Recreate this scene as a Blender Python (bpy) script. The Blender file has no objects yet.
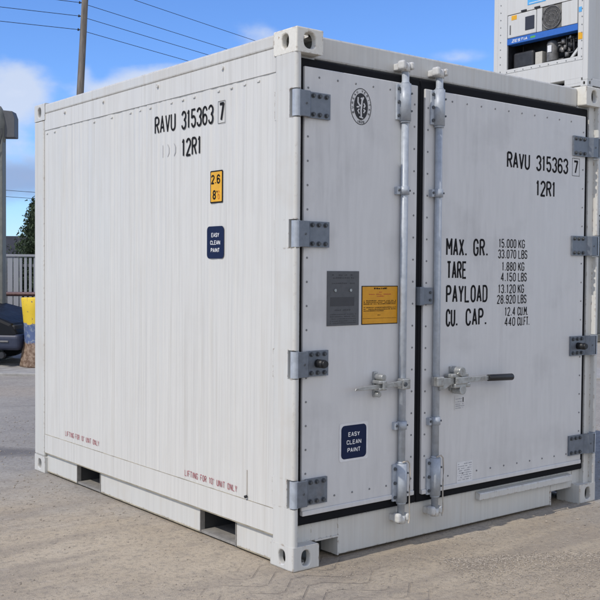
import bpy, bmesh, math, random
from mathutils import Vector, Matrix

random.seed(7)
scene = bpy.context.scene
COL = scene.collection
R = math.radians

# ------------------------------------------------------------------ camera
cam_data = bpy.data.cameras.new("camera")
cam = bpy.data.objects.new("camera", cam_data)
COL.objects.link(cam)
right = Vector((0.780835, -0.624691, 0.007551))
up = Vector((0.013605, 0.029088, 0.999484))
fwd = Vector((0.624589, 0.780330, -0.031212))
m = Matrix((right, up, -fwd)).transposed().to_4x4()
m.translation = Vector((-2.8482, -3.5982, 1.4466))
cam.matrix_world = m
cam_data.sensor_width = 36
cam_data.lens = 972.08 / 600 * 36
cam_data.clip_start = 0.05
cam_data.clip_end = 3000
scene.camera = cam

# ------------------------------------------------------------------ light
SUN_EL, SUN_OFF = R(47.5), R(-0.5)
to_sun = Vector((-math.cos(SUN_OFF) * math.cos(SUN_EL), math.sin(SUN_OFF) * math.cos(SUN_EL), math.sin(SUN_EL)))
sd = bpy.data.lights.new("sun", "SUN")
sd.energy = 2.8
sd.angle = R(0.53)
sd.color = (1.0, 0.935, 0.84)
so = bpy.data.objects.new("sun", sd)
COL.objects.link(so)
so.rotation_euler = (-to_sun).to_track_quat("-Z", "Y").to_euler()
so.location = (-20, 2, 20)

world = bpy.data.worlds.new("World")
scene.world = world
world.use_nodes = True
wn, wl = world.node_tree.nodes, world.node_tree.links
wn.clear()


def wnode(t, **kw):
    n = wn.new(t)
    for k, v in kw.items():
        setattr(n, k, v)
    return n


def wmath(op, a, b=None, c=None):
    n = wnode("ShaderNodeMath", operation=op)
    for i, v in enumerate((a, b, c)):
        if v is None:
            continue
        if isinstance(v, (int, float)):
            n.inputs[i].default_value = v
        else:
            wl.new(v, n.inputs[i])
    return n.outputs[0]


sky = wnode("ShaderNodeTexSky", sky_type="NISHITA")
sky.sun_disc = False
sky.sun_elevation = SUN_EL
sky.sun_rotation = R(-90) + SUN_OFF
sky.air_density = 1.0
sky.dust_density = 0.0
sky.ozone_density = 2.6
tc = wnode("ShaderNodeTexCoord")
sep = wnode("ShaderNodeSeparateXYZ")
wl.new(tc.outputs["Generated"], sep.inputs[0])
az = wmath("ARCTAN2", sep.outputs[0], sep.outputs[1])
el = wmath("ARCSINE", sep.outputs[2])
# cumulus: noise field over azimuth / elevation, pushed up at the banks in view and at unseen ones added for their light
cv = wnode("ShaderNodeCombineXYZ")
wl.new(az, cv.inputs[0]); wl.new(wmath("MULTIPLY", el, 1.7), cv.inputs[1])
nz = wnode("ShaderNodeTexNoise"); nz.inputs["Scale"].default_value = 16.0
nz.inputs["Detail"].default_value = 7; nz.inputs["Roughness"].default_value = 0.52
wl.new(cv.outputs[0], nz.inputs["Vector"])
nz2 = wnode("ShaderNodeTexNoise"); nz2.inputs["Scale"].default_value = 3.2
nz2.inputs["Detail"].default_value = 3
wl.new(cv.outputs[0], nz2.inputs["Vector"])


def blob(a, e, ra, re, amp):
    da = wmath("DIVIDE", wmath("SUBTRACT", az, R(a)), R(ra))
    de = wmath("DIVIDE", wmath("SUBTRACT", el, R(e)), R(re))
    r2 = wmath("ADD", wmath("MULTIPLY", da, da), wmath("MULTIPLY", de, de))
    return wmath("MULTIPLY", wmath("EXPONENT", wmath("MULTIPLY", r2, -1.0)), amp)


bias = None
for b in [(22.4, 9.8, 1.6, 1.75, 1.15), (21.2, 6.2, 3.2, 2.6, .48), (27.9, 10.1, 2.3, .55, .95), (31.0, 10.8, 3.0, .75, 1.15), (26.2, 11.0, .5, .7, .55),
          (36.0, 13.0, 1.9, 1.3, .46), (47.6, 12.2, 2.6, .6, .30),
          (70, 9, 6, 4, .8), (-2, 8, 7, 4, .8),
          (-60, 20, 28, 15, 1.5), (125, 22, 30, 14, 1.8), (178, 26, 34, 20, 2.2), (-178, 26, 34, 20, 2.2), (-125, 30, 32, 22, 1.9), (60, 62, 40, 12, 1.0)]:  # unseen white banks out of frame, added to brighten the doors
    v = blob(*b)
    bias = v if bias is None else wmath("ADD", bias, v)
dens = wmath("ADD", bias, wmath("MULTIPLY", wmath("SUBTRACT", nz.outputs[0], 0.5), 1.5))
dens = wmath("MULTIPLY", dens, wmath("MINIMUM", wmath("MULTIPLY", bias, 3.5), 1.0))
mr = wnode("ShaderNodeMapRange", interpolation_type="SMOOTHSTEP")
mr.inputs["From Min"].default_value = 0.10
mr.inputs["From Max"].default_value = 0.85
mr.inputs["To Max"].default_value = 0.85
wl.new(dens, mr.inputs["Value"])
core = wnode("ShaderNodeMapRange", interpolation_type="SMOOTHSTEP")
core.inputs["From Min"].default_value = 1.1
core.inputs["From Max"].default_value = 1.9
wl.new(dens, core.inputs["Value"])
ccol = wnode("ShaderNodeMix", data_type="RGBA")
ccol.inputs["A"].default_value = (5.6, 6.2, 7.4, 1)
ccol.inputs["B"].default_value = (9.2, 8.9, 8.6, 1)
wl.new(core.outputs[0], ccol.inputs["Factor"])
tint = wnode("ShaderNodeMix", data_type="RGBA", blend_type="MULTIPLY")
tint.inputs["Factor"].default_value = 1.0
tint.inputs["B"].default_value = (.72, 1.0, 1.5, 1)
wl.new(sky.outputs[0], tint.inputs["A"])
mixc = wnode("ShaderNodeMix", data_type="RGBA")
wl.new(mr.outputs[0], mixc.inputs["Factor"])
wl.new(tint.outputs["Result"], mixc.inputs["A"])
wl.new(ccol.outputs["Result"], mixc.inputs["B"])
low = wmath("ADD", blob(21.0, 4.9, 7, 1.5, 1.0), wmath("MULTIPLY", wmath("SUBTRACT", nz.outputs[0], 0.5), 1.0))
lowf = wnode("ShaderNodeMapRange", interpolation_type="SMOOTHSTEP")
lowf.inputs["From Min"].default_value = .25
lowf.inputs["From Max"].default_value = .95
lowf.inputs["To Max"].default_value = .85
wl.new(low, lowf.inputs["Value"])
mixl = wnode("ShaderNodeMix", data_type="RGBA")      # a shaded bank far off, low over the sheds
mixl.inputs["B"].default_value = (2.5, 3.4, 5.5, 1)
wl.new(lowf.outputs[0], mixl.inputs["Factor"])
wl.new(mixc.outputs["Result"], mixl.inputs["A"])
bg = wnode("ShaderNodeBackground")
bg.inputs["Strength"].default_value = 0.12
wl.new(mixl.outputs["Result"], bg.inputs["Color"])
wo = wnode("ShaderNodeOutputWorld")
wl.new(bg.outputs[0], wo.inputs[0])

vs = scene.view_settings
vs.view_transform = "Standard"
vs.look = "None"
vs.exposure = 0.0
vs.gamma = 1.0
vs.use_curve_mapping = False


# ------------------------------------------------------------------ materials
def nodes_of(name):
    mt = bpy.data.materials.new(name)
    mt.use_nodes = True
    nt = mt.node_tree
    return mt, nt, nt.nodes["Principled BSDF"]


def N(nt, t, inputs=None, **kw):
    n = nt.nodes.new(t)
    for k, v in kw.items():
        setattr(n, k, v)
    for k, v in (inputs or {}).items():
        if hasattr(v, "default_value") or hasattr(v, "is_linked"):
            nt.links.new(v, n.inputs[k])
        else:
            n.inputs[k].default_value = v
    return n


def noise(nt, scale, stretch=(1, 1, 1), detail=5, rough=.55, offs=(0, 0, 0)):
    t = N(nt, "ShaderNodeTexCoord")
    mp = N(nt, "ShaderNodeMapping", {"Vector": t.outputs["Object"], "Scale": stretch, "Location": offs})
    n = N(nt, "ShaderNodeTexNoise", {"Vector": mp.outputs[0], "Scale": scale, "Detail": detail, "Roughness": rough})
    return n.outputs[0]


def ramp(nt, v, a, b, lo=0., hi=1.):
    return N(nt, "ShaderNodeMapRange", {"Value": v, "From Min": a, "From Max": b, "To Min": lo, "To Max": hi}).outputs[0]


def mixcol(nt, f, a, b):
    n = N(nt, "ShaderNodeMix", data_type="RGBA")
    for s, v in (("Factor", f), ("A", a), ("B", b)):
        if isinstance(v, tuple):
            n.inputs[s].default_value = v if len(v) == 4 else (*v, 1)
        elif isinstance(v, (int, float)):
            n.inputs[s].default_value = v
        else:
            nt.links.new(v, n.inputs[s])
    return n.outputs["Result"]


def paint(name, col, dirt=(.5, .44, .36), amt=.35, rough=.42, stretch=(1, 1, .05), streak=22, bump=.0, spot=None, wear=None, ribs=0, smudge=0):
    mt, nt, p = nodes_of(name)
    a = noise(nt, streak, stretch, 6, .6)
    b = noise(nt, 1.7, (1, 1, .6), 4, .6, (3, 1, 2))
    c = noise(nt, 90, (1, 1, 1), 2, .5)
    f = N(nt, "ShaderNodeMath", {0: ramp(nt, a, .48, .8), 1: ramp(nt, b, .35, .7)}, operation="MULTIPLY").outputs[0]
    f = N(nt, "ShaderNodeMath", {0: f, 1: amt}, operation="MULTIPLY").outputs[0]
    c1 = mixcol(nt, f, col, dirt)
    lite = tuple(min(1, x * 1.06) for x in col)
    c2 = mixcol(nt, ramp(nt, noise(nt, streak * 2.3, stretch, 3, .5, (7, 7, 0)), .45, .62, 0, .55), c1, lite)
    if spot:
        s = ramp(nt, noise(nt, spot[0], (1, 1, 1), 6, .65, (5, 9, 1)), spot[1], spot[1] + .05)
        c2 = mixcol(nt, s, c2, spot[2])
    if ribs:            # painted shading of the skin's fine ribs, plus dirt caught in them
        r1 = noise(nt, 62, (1, 1, .012), 2, .5, (3, 4, 8))
        r2 = noise(nt, 24, (1, 1, .03), 3, .6, (9, 1, 2))
        c2 = mixcol(nt, ramp(nt, r1, .50, .62, 0, ribs), c2, tuple(x * .80 for x in col))
        c2 = mixcol(nt, ramp(nt, r2, .56, .72, 0, ribs * 1.1), c2, dirt)
    if smudge:
        q = noise(nt, 2.6, (1, 1, 1.3), 5, .55, (6, 3, 7))
        c2 = mixcol(nt, ramp(nt, q, .52, .66, 0, smudge), c2, dirt)
        q = noise(nt, 5.5, (1, 1, .8), 6, .6, (1, 8, 2))
        c2 = mixcol(nt, ramp(nt, q, .60, .63, 0, smudge * .55), c2, tuple(min(1, x * 1.12) for x in col))
    if wear:
        bv = N(nt, "ShaderNodeBevel", {"Radius": wear}, samples=4)
        ge = N(nt, "ShaderNodeNewGeometry")
        dt = N(nt, "ShaderNodeVectorMath", {0: bv.outputs[0], 1: ge.outputs["Normal"]}, operation="DOT_PRODUCT").outputs["Value"]
        ed = ramp(nt, dt, .99, .90)
        nn = ramp(nt, noise(nt, 38, (1, 1, 1), 6, .7, (8, 8, 3)), .53, .60)
        wm = N(nt, "ShaderNodeMath", {0: ed, 1: nn}, operation="MULTIPLY").outputs[0]
        c2 = mixcol(nt, wm, c2, mixcol(nt, ramp(nt, c, .4, .6), (.16, .085, .04), (.30, .23, .16)))
    nt.links.new(c2, p.inputs["Base Color"])
    nt.links.new(ramp(nt, b, .3, .7, rough - .08, rough + .12), p.inputs["Roughness"])
    h = c
    if bump:
        h = N(nt, "ShaderNodeMath", {0: c, 1: .15, 2: noise(nt, 30, (1, 1, .02), 2, .5)}, operation="MULTIPLY_ADD").outputs[0]
    bp = N(nt, "ShaderNodeBump", {"Height": h, "Strength": .25 if bump else .05, "Distance": bump or .001})
    nt.links.new(bp.outputs[0], p.inputs["Normal"])
    return mt


def metal(name, col, rough=.45, metallic=.5, var=.25, scale=30):
    mt, nt, p = nodes_of(name)
    a = noise(nt, scale, (1, 1, 1), 6, .65)
    b = noise(nt, 6, (1, 1, .4), 4, .6, (2, 5, 1))
    dk = tuple(x * (1 - var) for x in col)
    c = mixcol(nt, ramp(nt, a, .35, .65), dk, col)
    c = mixcol(nt, ramp(nt, b, .6, .78, 0, .35), c, (.30, .23, .16))
    nt.links.new(c, p.inputs["Base Color"])
    p.inputs["Metallic"].default_value = metallic
    nt.links.new(ramp(nt, a, .3, .7, rough - .1, rough + .15), p.inputs["Roughness"])
    nt.links.new(N(nt, "ShaderNodeBump", {"Height": a, "Strength": .12, "Distance": .002}).outputs[0], p.inputs["Normal"])
    return mt


def plain(name, col, rough=.6, metallic=0, var=.12, scale=25):
    mt, nt, p = nodes_of(name)
    a = noise(nt, scale, (1, 1, 1), 5, .6)
    c = mixcol(nt, ramp(nt, a, .35, .65), tuple(x * (1 - var) for x in col), col)
    nt.links.new(c, p.inputs["Base Color"])
    p.inputs["Roughness"].default_value = rough
    p.inputs["Metallic"].default_value = metallic
    return mt


M = {}
M["white"] = paint("white_paint", (.60, .597, .568), wear=.012, ribs=.25, smudge=.2, spot=(14, .735, (.36, .25, .13)))
M["side"] = paint("white_side_paint", (.635, .625, .59), dirt=(.46, .43, .37), amt=.45, streak=34, ribs=.34, smudge=.06)
M["door"] = paint("white_door_paint", (.655, .65, .64), dirt=(.40, .395, .39), amt=.5, stretch=(1, 1, .12), streak=14, bump=.004, smudge=.22)
M["cream"] = paint("old_cream_paint", (.72, .70, .63), dirt=(.35, .24, .12), amt=.6, stretch=(1, 1, 1), streak=40, rough=.55, wear=.014, spot=(26, .66, (.30, .19, .09)))
M["galv"] = metal("galvanised_plate", (.20, .225, .262), .42, .35)
M["rod"] = metal("zinc_rod", (.45, .49, .54), .42, .10, .22)
M["rivet"] = metal("dull_rivet", (.24, .245, .25), .5, .2)
M["keeper"] = paint("worn_keeper_paint", (.60, .60, .58), dirt=(.30, .29, .27), amt=.8, stretch=(1, 1, 1), streak=40, wear=.010)
M["chrome"] = metal("bright_zinc", (.50, .51, .50), .3, .7, .3)
M["rubber"] = plain("black_rubber", (.007, .0075, .010), .8)
M["rubber"].node_tree.nodes["Principled BSDF"].inputs["Specular IOR Level"].default_value = .2
M["ink"] = plain("black_lettering", (.010, .010, .011), .8)
M["stamp"] = plain("worn_stamp_ink", (.035, .036, .040), .7, var=.5, scale=90)
M["faded"] = plain("faded_lettering", (.5, .5, .5), .6)
M["red"] = plain("red_lettering", (.48, .07, .09), .55, var=.5, scale=60)
M["rust"] = plain("rust", (.20, .105, .05), .9, var=.4)
M["ruststain"] = plain("rust_stain", (.46, .39, .30), .8, var=.3)
M["navy"] = plain("navy_sticker", (.008, .017, .060), .6)
M["stickerwhite"] = plain("sticker_white", (.78, .78, .78), .45)
M["paleink"] = plain("sticker_grey", (.30, .31, .34), .6)
M["yellow"] = plain("yellow_sticker", (.82, .42, .015), .45)
M["orange"] = plain("orange_sticker", (.72, .33, .006), .45)
M["redink"] = plain("red_ink", (.5, .08, .02), .55)
M["plate"] = metal("grey_data_plate", (.115, .118, .125), .5, .3)
M["plateink"] = plain("plate_ink", (.05, .05, .055), .5)
M["dark"] = plain("dark_steel", (.02, .021, .024), .6)
M["grip"] = plain("black_grip", (.012, .012, .013), .45)
M["bolt"] = metal("bolt_head", (.10, .11, .12), .5, .3)
for _k in ("ink", "navy"):
    M[_k].node_tree.nodes["Principled BSDF"].inputs["Specular IOR Level"].default_value = .2
M["cord"] = plain("beige_cord", (.50, .45, .38), .8)
M["lip"] = plain("stained_edge", (.40, .355, .26), .7, var=.4, scale=12)
M["strap"] = plain("dusty_strap", (.30, .285, .26), .8, var=.3)
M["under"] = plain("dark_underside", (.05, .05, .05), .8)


# ------------------------------------------------------------------ mesh helpers
class MB:
    def __init__(self):
        self.bm = bmesh.new()

    def _merge(self, b, mi, smooth=False):
        for f in b.faces:
            f.material_index = mi
            f.smooth = smooth
        me = bpy.data.meshes.new("t")
        b.to_mesh(me)
        b.free()
        self.bm.from_mesh(me)
        bpy.data.meshes.remove(me)

    def box(self, x0, x1, y0, y1, z0, z1, bev=0, mi=0, seg=2, mat=None):
        b = bmesh.new()
        bmesh.ops.create_cube(b, size=1)
        bmesh.ops.scale(b, vec=(x1 - x0, y1 - y0, z1 - z0), verts=b.verts)
        bmesh.ops.translate(b, vec=((x0 + x1) / 2, (y0 + y1) / 2, (z0 + z1) / 2), verts=b.verts)
        if bev:
            bmesh.ops.bevel(b, geom=b.edges[:], offset=bev, segments=seg, affect="EDGES", profile=.5)
        if mat is not None:
            bmesh.ops.transform(b, matrix=mat, verts=b.verts)
        self._merge(b, mi)
        return self

    def cyl(self, a, c, r, r2=None, n=16, mi=0, caps=True, smooth=True):
        a, c = Vector(a), Vector(c)
        d = c - a
        b = bmesh.new()
        bmesh.ops.create_cone(b, cap_ends=caps, segments=n, radius1=r, radius2=r if r2 is None else r2, depth=d.length)
        q = d.to_track_quat("Z", "Y").to_matrix().to_4x4()
        q.translation = (a + c) / 2
        bmesh.ops.transform(b, matrix=q, verts=b.verts)
        for f in b.faces:
            f.material_index = mi
            f.smooth = smooth and len(f.verts) == 4
        me = bpy.data.meshes.new("t")
        b.to_mesh(me); b.free()
        self.bm.from_mesh(me)
        bpy.data.meshes.remove(me)
        return self

    def tube(self, pts, r, n=6, mi=0):
        pts = [Vector(p) for p in pts]
        rings = []
        for i, p in enumerate(pts):
            t = (pts[min(i + 1, len(pts) - 1)] - pts[max(i - 1, 0)]).normalized()
            s = t.cross(Vector((0, 0, 1)))
            if s.length < 1e-3:
                s = t.cross(Vector((0, 1, 0)))
            s.normalize()
            u = s.cross(t)
            rings.append([self.bm.verts.new(p + r * (math.cos(2 * math.pi * k / n) * s + math.sin(2 * math.pi * k / n) * u)) for k in range(n)])
        for i in range(len(rings) - 1):
            for k in range(n):
                f = self.bm.faces.new((rings[i][k], rings[i + 1][k], rings[i + 1][(k + 1) % n], rings[i][(k + 1) % n]))
                f.material_index = mi
                f.smooth = True
        for rg in (rings[0], rings[-1]):
            f = self.bm.faces.new(rg)
            f.material_index = mi
        return self

    def poly(self, pts, mi=0):
        f = self.bm.faces.new([self.bm.verts.new(p) for p in pts])
        f.material_index = mi
        return self

    def lathe(self, prof, cx, cy, n=24, mi=0, sq=1.0):
        """prof: list of (r, z); sq<1 squares the section a little"""
        rings = []
        for r, z in prof:
            ring = []
            for k in range(n):
                a = 2 * math.pi * k / n
                c, s = math.cos(a), math.sin(a)
                c = math.copysign(abs(c) ** sq, c)
                s = math.copysign(abs(s) ** sq, s)
                ring.append(self.bm.verts.new((cx + r * c, cy + r * s, z)))
            rings.append(ring)
        for i in range(len(rings) - 1):
            for k in range(n):
                f = self.bm.faces.new((rings[i][k], rings[i][(k + 1) % n], rings[i + 1][(k + 1) % n], rings[i + 1][k]))
                f.material_index = mi if not callable(mi) else mi(i)
                f.smooth = True
        for rg in (rings[0][::-1], rings[-1]):
            f = self.bm.faces.new(rg)
            f.material_index = mi if not callable(mi) else mi(0 if rg is not rings[-1] else len(rings) - 2)
        return self

    def prism(self, prof, axis, a, b, mi=0):
        """extrude a 2-D outline along an axis. axis x: prof=(y,z); y: (x,z); z: (x,y)"""
        def P(u, v, t):
            return {"x": (t, u, v), "y": (u, t, v), "z": (u, v, t)}[axis]
        va = [self.bm.verts.new(P(u, v, a)) for u, v in prof]
        vb = [self.bm.verts.new(P(u, v, b)) for u, v in prof]
        n = len(prof)
        fs = [self.bm.faces.new(va[::-1]), self.bm.faces.new(vb)]
        for i in range(n):
            fs.append(self.bm.faces.new((va[i], va[(i + 1) % n], vb[(i + 1) % n], vb[i])))
        for f in fs:
            f.material_index = mi
        bmesh.ops.recalc_face_normals(self.bm, faces=fs)
        return self

    def build(self, name, mats, parent=None, bevel=0, weld=False, world=True):
        me = bpy.data.meshes.new(name)
        if weld:
            bmesh.ops.remove_doubles(self.bm, verts=self.bm.verts, dist=1e-5)
        if parent is not None and world:
            off = origin_of(parent)
            bmesh.ops.translate(self.bm, vec=-off, verts=self.bm.verts)
        self.bm.to_mesh(me)
        self.bm.free()
        for mt in (mats if isinstance(mats, (list, tuple)) else [mats]):
            me.materials.append(mt)
        o = bpy.data.objects.new(name, me)
        COL.objects.link(o)
        if parent is not None:
            o.parent = parent
        if bevel:
            b = o.modifiers.new("edge", "BEVEL")
            b.width = bevel; b.segments = 2; b.limit_method = "ANGLE"; b.angle_limit = R(50)
        return o


def origin_of(o):
    v = Vector((0, 0, 0))
    while o is not None:
        v += o.location
        o = o.parent
    return v


def tag(o, label=None, cat=None, group=None, kind=None):
    if label: o["label"] = label
    if cat: o["category"] = cat
    if group: o["group"] = group
    if kind: o["kind"] = kind
    return o


def thing(name, loc, label, cat, group=None):
    o = bpy.data.objects.new(name, None)
    o.empty_display_size = .3
    o.location = loc
    COL.objects.link(o)
    return tag(o, label, cat, group)


# ------------------------------------------------------------------ stroke lettering
def arc(cx, cy, rx, ry, a0, a1, n=9):
    return [(cx + rx * math.cos(R(a0 + (a1 - a0) * i / n)), cy + ry * math.sin(R(a0 + (a1 - a0) * i / n))) for i in range(n + 1)]


TOPB = arc(.5, .72, .5, .28, 0, 180)
LOWB = arc(.5, .28, .5, .28, 180, 360)
G = {
    "0": [TOPB + LOWB + ["z"]], "O": [TOPB + LOWB + ["z"]],
    "U": [[(0, 1)] + LOWB + [(1, 1)]],
    "C": [arc(.5, .72, .5, .28, 5, 180) + arc(.5, .28, .5, .28, 180, 355)],
    "G": [arc(.5, .72, .5, .28, 5, 180) + LOWB + [(1, .46), (.55, .46)]],
    "S": [arc(.5, .755, .5, .245, 10, 270) + arc(.5, .26, .5, .26, 90, -170)[1:]],
    "3": [arc(.5, .76, .5, .24, 170, -80) , arc(.5, .265, .5, .265, 85, -170)],
    "8": [arc(.5, .76, .46, .24, 0, 360, 18)[:-1] + ["z"], arc(.5, .265, .5, .265, 0, 360, 18)[:-1] + ["z"]],
    "6": [arc(.5, .72, .5, .28, 10, 180) + [(0, .3)] + arc(.5, .28, .5, .28, 180, 520, 16)],
    "9": [arc(.5, .28, .5, .28, 190, 360) + [(1, .7)] + arc(.5, .72, .5, .28, 0, 340, 16)],
    "5": [[(.95, 1), (.06, 1), (.03, .56)] + arc(.5, .31, .5, .31, 120, -165)],
    "2": [arc(.5, .74, .5, .26, 170, -25) + [(0, 0), (1, 0)]],
    "1": [[(.1, .82), (.5, 1), (.5, 0)]],
    "7": [[(0, 1), (1, 1), (.38, 0)]],
    "4": [[(.72, 0), (.72, 1), (0, .28), (1, .28)]],
    "A": [[(0, 0), (.5, 1), (1, 0)], [(.17, .3), (.83, .3)]],
    "R": [[(0, 0), (0, 1)], [(0, 1)] + arc(.55, .76, .45, .24, 90, -90) + [(0, .52)], [(.5, .52), (1, 0)]],
    "P": [[(0, 0), (0, 1)], [(0, 1)] + arc(.55, .75, .45, .25, 90, -90) + [(0, .5)]],
    "B": [[(0, 0), (0, 1)], [(0, 1)] + arc(.55, .76, .4, .24, 90, -90) + [(0, .52)], [(0, .52)] + arc(.55, .26, .45, .26, 90, -90) + [(0, 0)]],
    "D": [[(0, 0), (0, 1)] + arc(.5, .72, .5, .28, 90, 0) + arc(.5, .28, .5, .28, 0, -90) + [(0, 0), "z"]],
    "V": [[(0, 1), (.5, 0), (1, 1)]], "M": [[(0, 0), (0, 1), (.5, .42), (1, 1), (1, 0)]],
    "N": [[(0, 0), (0, 1), (1, 0), (1, 1)]], "X": [[(0, 0), (1, 1)], [(0, 1), (1, 0)]],
    "T": [[(0, 1), (1, 1)], [(.5, 1), (.5, 0)]], "E": [[(1, 1), (0, 1), (0, 0), (1, 0)], [(0, .52), (.8, .52)]],
    "F": [[(1, 1), (0, 1), (0, 0)], [(0, .52), (.8, .52)]], "L": [[(0, 1), (0, 0), (1, 0)]],
    "Y": [[(0, 1), (.5, .48), (1, 1)], [(.5, .48), (.5, 0)]], "I": [[(.5, 0), (.5, 1)]],
    "K": [[(0, 0), (0, 1)], [(1, 1), (0, .4)], [(.3, .6), (1, 0)]],
    "Z": [[(0, 1), (1, 1), (0, 0), (1, 0)]],
    ".": [[(.5, 0), (.5, .12)]], "'": [[(.5, .78), (.5, 1)]], "|": [[(.5, 0), (.5, 1)]], ")": [[(.2, 1), (.8, .7), (.8, .3), (.2, 0)]],
}
ADV = {".": .28, "'": .28, "I": .24, "1": .62, " ": .8, "M": 1.25, "N": 1.12, "|": .3, "4": 1.05}


def ribbon(mb, pts, w, P, lift, mi):
    closed = pts[-1] == "z"
    if closed:
        pts = pts[:-1]
    q = []
    for p in pts:
        p = Vector(p)
        if not q or (p - q[-1]).length > 1e-5:
            q.append(p)
    if closed and (q[0] - q[-1]).length < 1e-5:
        q.pop()
    n = len(q)
    L_, R_ = [], []
    for i in range(n):
        if closed:
            a, b = q[i] - q[i - 1], q[(i + 1) % n] - q[i]
        else:
            a = q[i] - q[i - 1] if i else q[1] - q[0]
            b = q[i + 1] - q[i] if i < n - 1 else a
        a, b = a.normalized(), b.normalized()
        na, nb = Vector((-a.y, a.x)), Vector((-b.y, b.x))
        mv = na + nb
        if mv.length < 1e-3:
            mv = na.copy()
        mv.normalize()
        k = min(1 / max(mv.dot(na), .35), 1.18)
        L_.append(q[i] + mv * w / 2 * k)
        R_.append(q[i] - mv * w / 2 * k)
    VL = [mb.bm.verts.new(P(v.x, v.y, lift)) for v in L_]
    VR = [mb.bm.verts.new(P(v.x, v.y, lift)) for v in R_]
    for i in range(n if closed else n - 1):
        j = (i + 1) % n
        f = mb.bm.faces.new((VL[i], VR[i], VR[j], VL[j]))
        f.material_index = mi


def split_sharp(pts, w):
    """break a pen stroke at its acute corners, so that each leg keeps its full width"""
    if pts[-1] == "z":
        return [pts]
    q = [Vector(p) for p in pts]
    out, cur = [], [q[0]]
    for i in range(1, len(q)):
        cur.append(q[i])
        if i < len(q) - 1:
            a, b = q[i] - q[i - 1], q[i + 1] - q[i]
            if a.length > 1e-6 and b.length > 1e-6 and a.normalized().dot(b.normalized()) < -.1:
                e = a.normalized() * w * .28
                cur[-1] = q[i] + e
                out.append(cur)
                cur = [q[i] - b.normalized() * w * .28]
    out.append(cur)
    return [[tuple(v) for v in st] for st in out]


def text(mb, s, O, U, V, W, width, h, sw, mi=0, gap=.5, slant=0):
    """s written from O along U (unit) over 'width' metres, h tall along V, W = outward normal"""
    O, U, V, W = Vector(O), Vector(U), Vector(V), Vector(W)
    tot = sum(ADV.get(c, 1) for c in s) + gap * (len(s) - 1)
    k = (width - sw) / tot
    x = 0
    hh = h - sw
    for c in s:
        a = ADV.get(c, 1)
        if c in G:
            for i, st in enumerate(G[c]):
                pts = [p if p == "z" else ((x + (p[0] * a)) * k + sw / 2 + slant * p[1] * hh, p[1] * hh + sw / 2) for p in st]
                for j, part in enumerate(split_sharp(pts, sw)):
                    ribbon(mb, part, sw, lambda u, v, l: O + U * u + V * v + W * l, (i * 4 + j) * .00008, mi)
        x += a + gap
    return mb


def greek(mb, O, U, V, W, width, h, mi, sw, density=.8, rnd=random):
    """a line too small to read: short uneven marks"""
    O, U, V, W = Vector(O), Vector(U), Vector(V), Vector(W)
    x = 0
    while x < width:
        w = rnd.uniform(.6, 1.8) * h
        w = min(w, width - x)
        if rnd.random() < density and w > .2 * h:
            hh = h * rnd.uniform(.55, 1)
            mb.poly([O + U * x, O + U * (x + w), O + U * (x + w) + V * hh, O + U * x + V * hh], mi)
        x += w + h * rnd.uniform(.2, .6)
    return mb


def rrect(mb, O, U, V, W, w, h, r, mi, lift=0):
    O, U, V, W = Vector(O), Vector(U), Vector(V), Vector(W)
    pts = arc(w - r, r, r, r, -90, 0, 5) + arc(w - r, h - r, r, r, 0, 90, 5) + arc(r, h - r, r, r, 90, 180, 5) + arc(r, r, r, r, 180, 270, 5)
    f = mb.bm.faces.new([mb.bm.verts.new(O + U * a + V * b + W * lift) for a, b in pts])
    f.material_index = mi


X, Y, Z = Vector((1, 0, 0)), Vector((0, 1, 0)), Vector((0, 0, 1))


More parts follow.
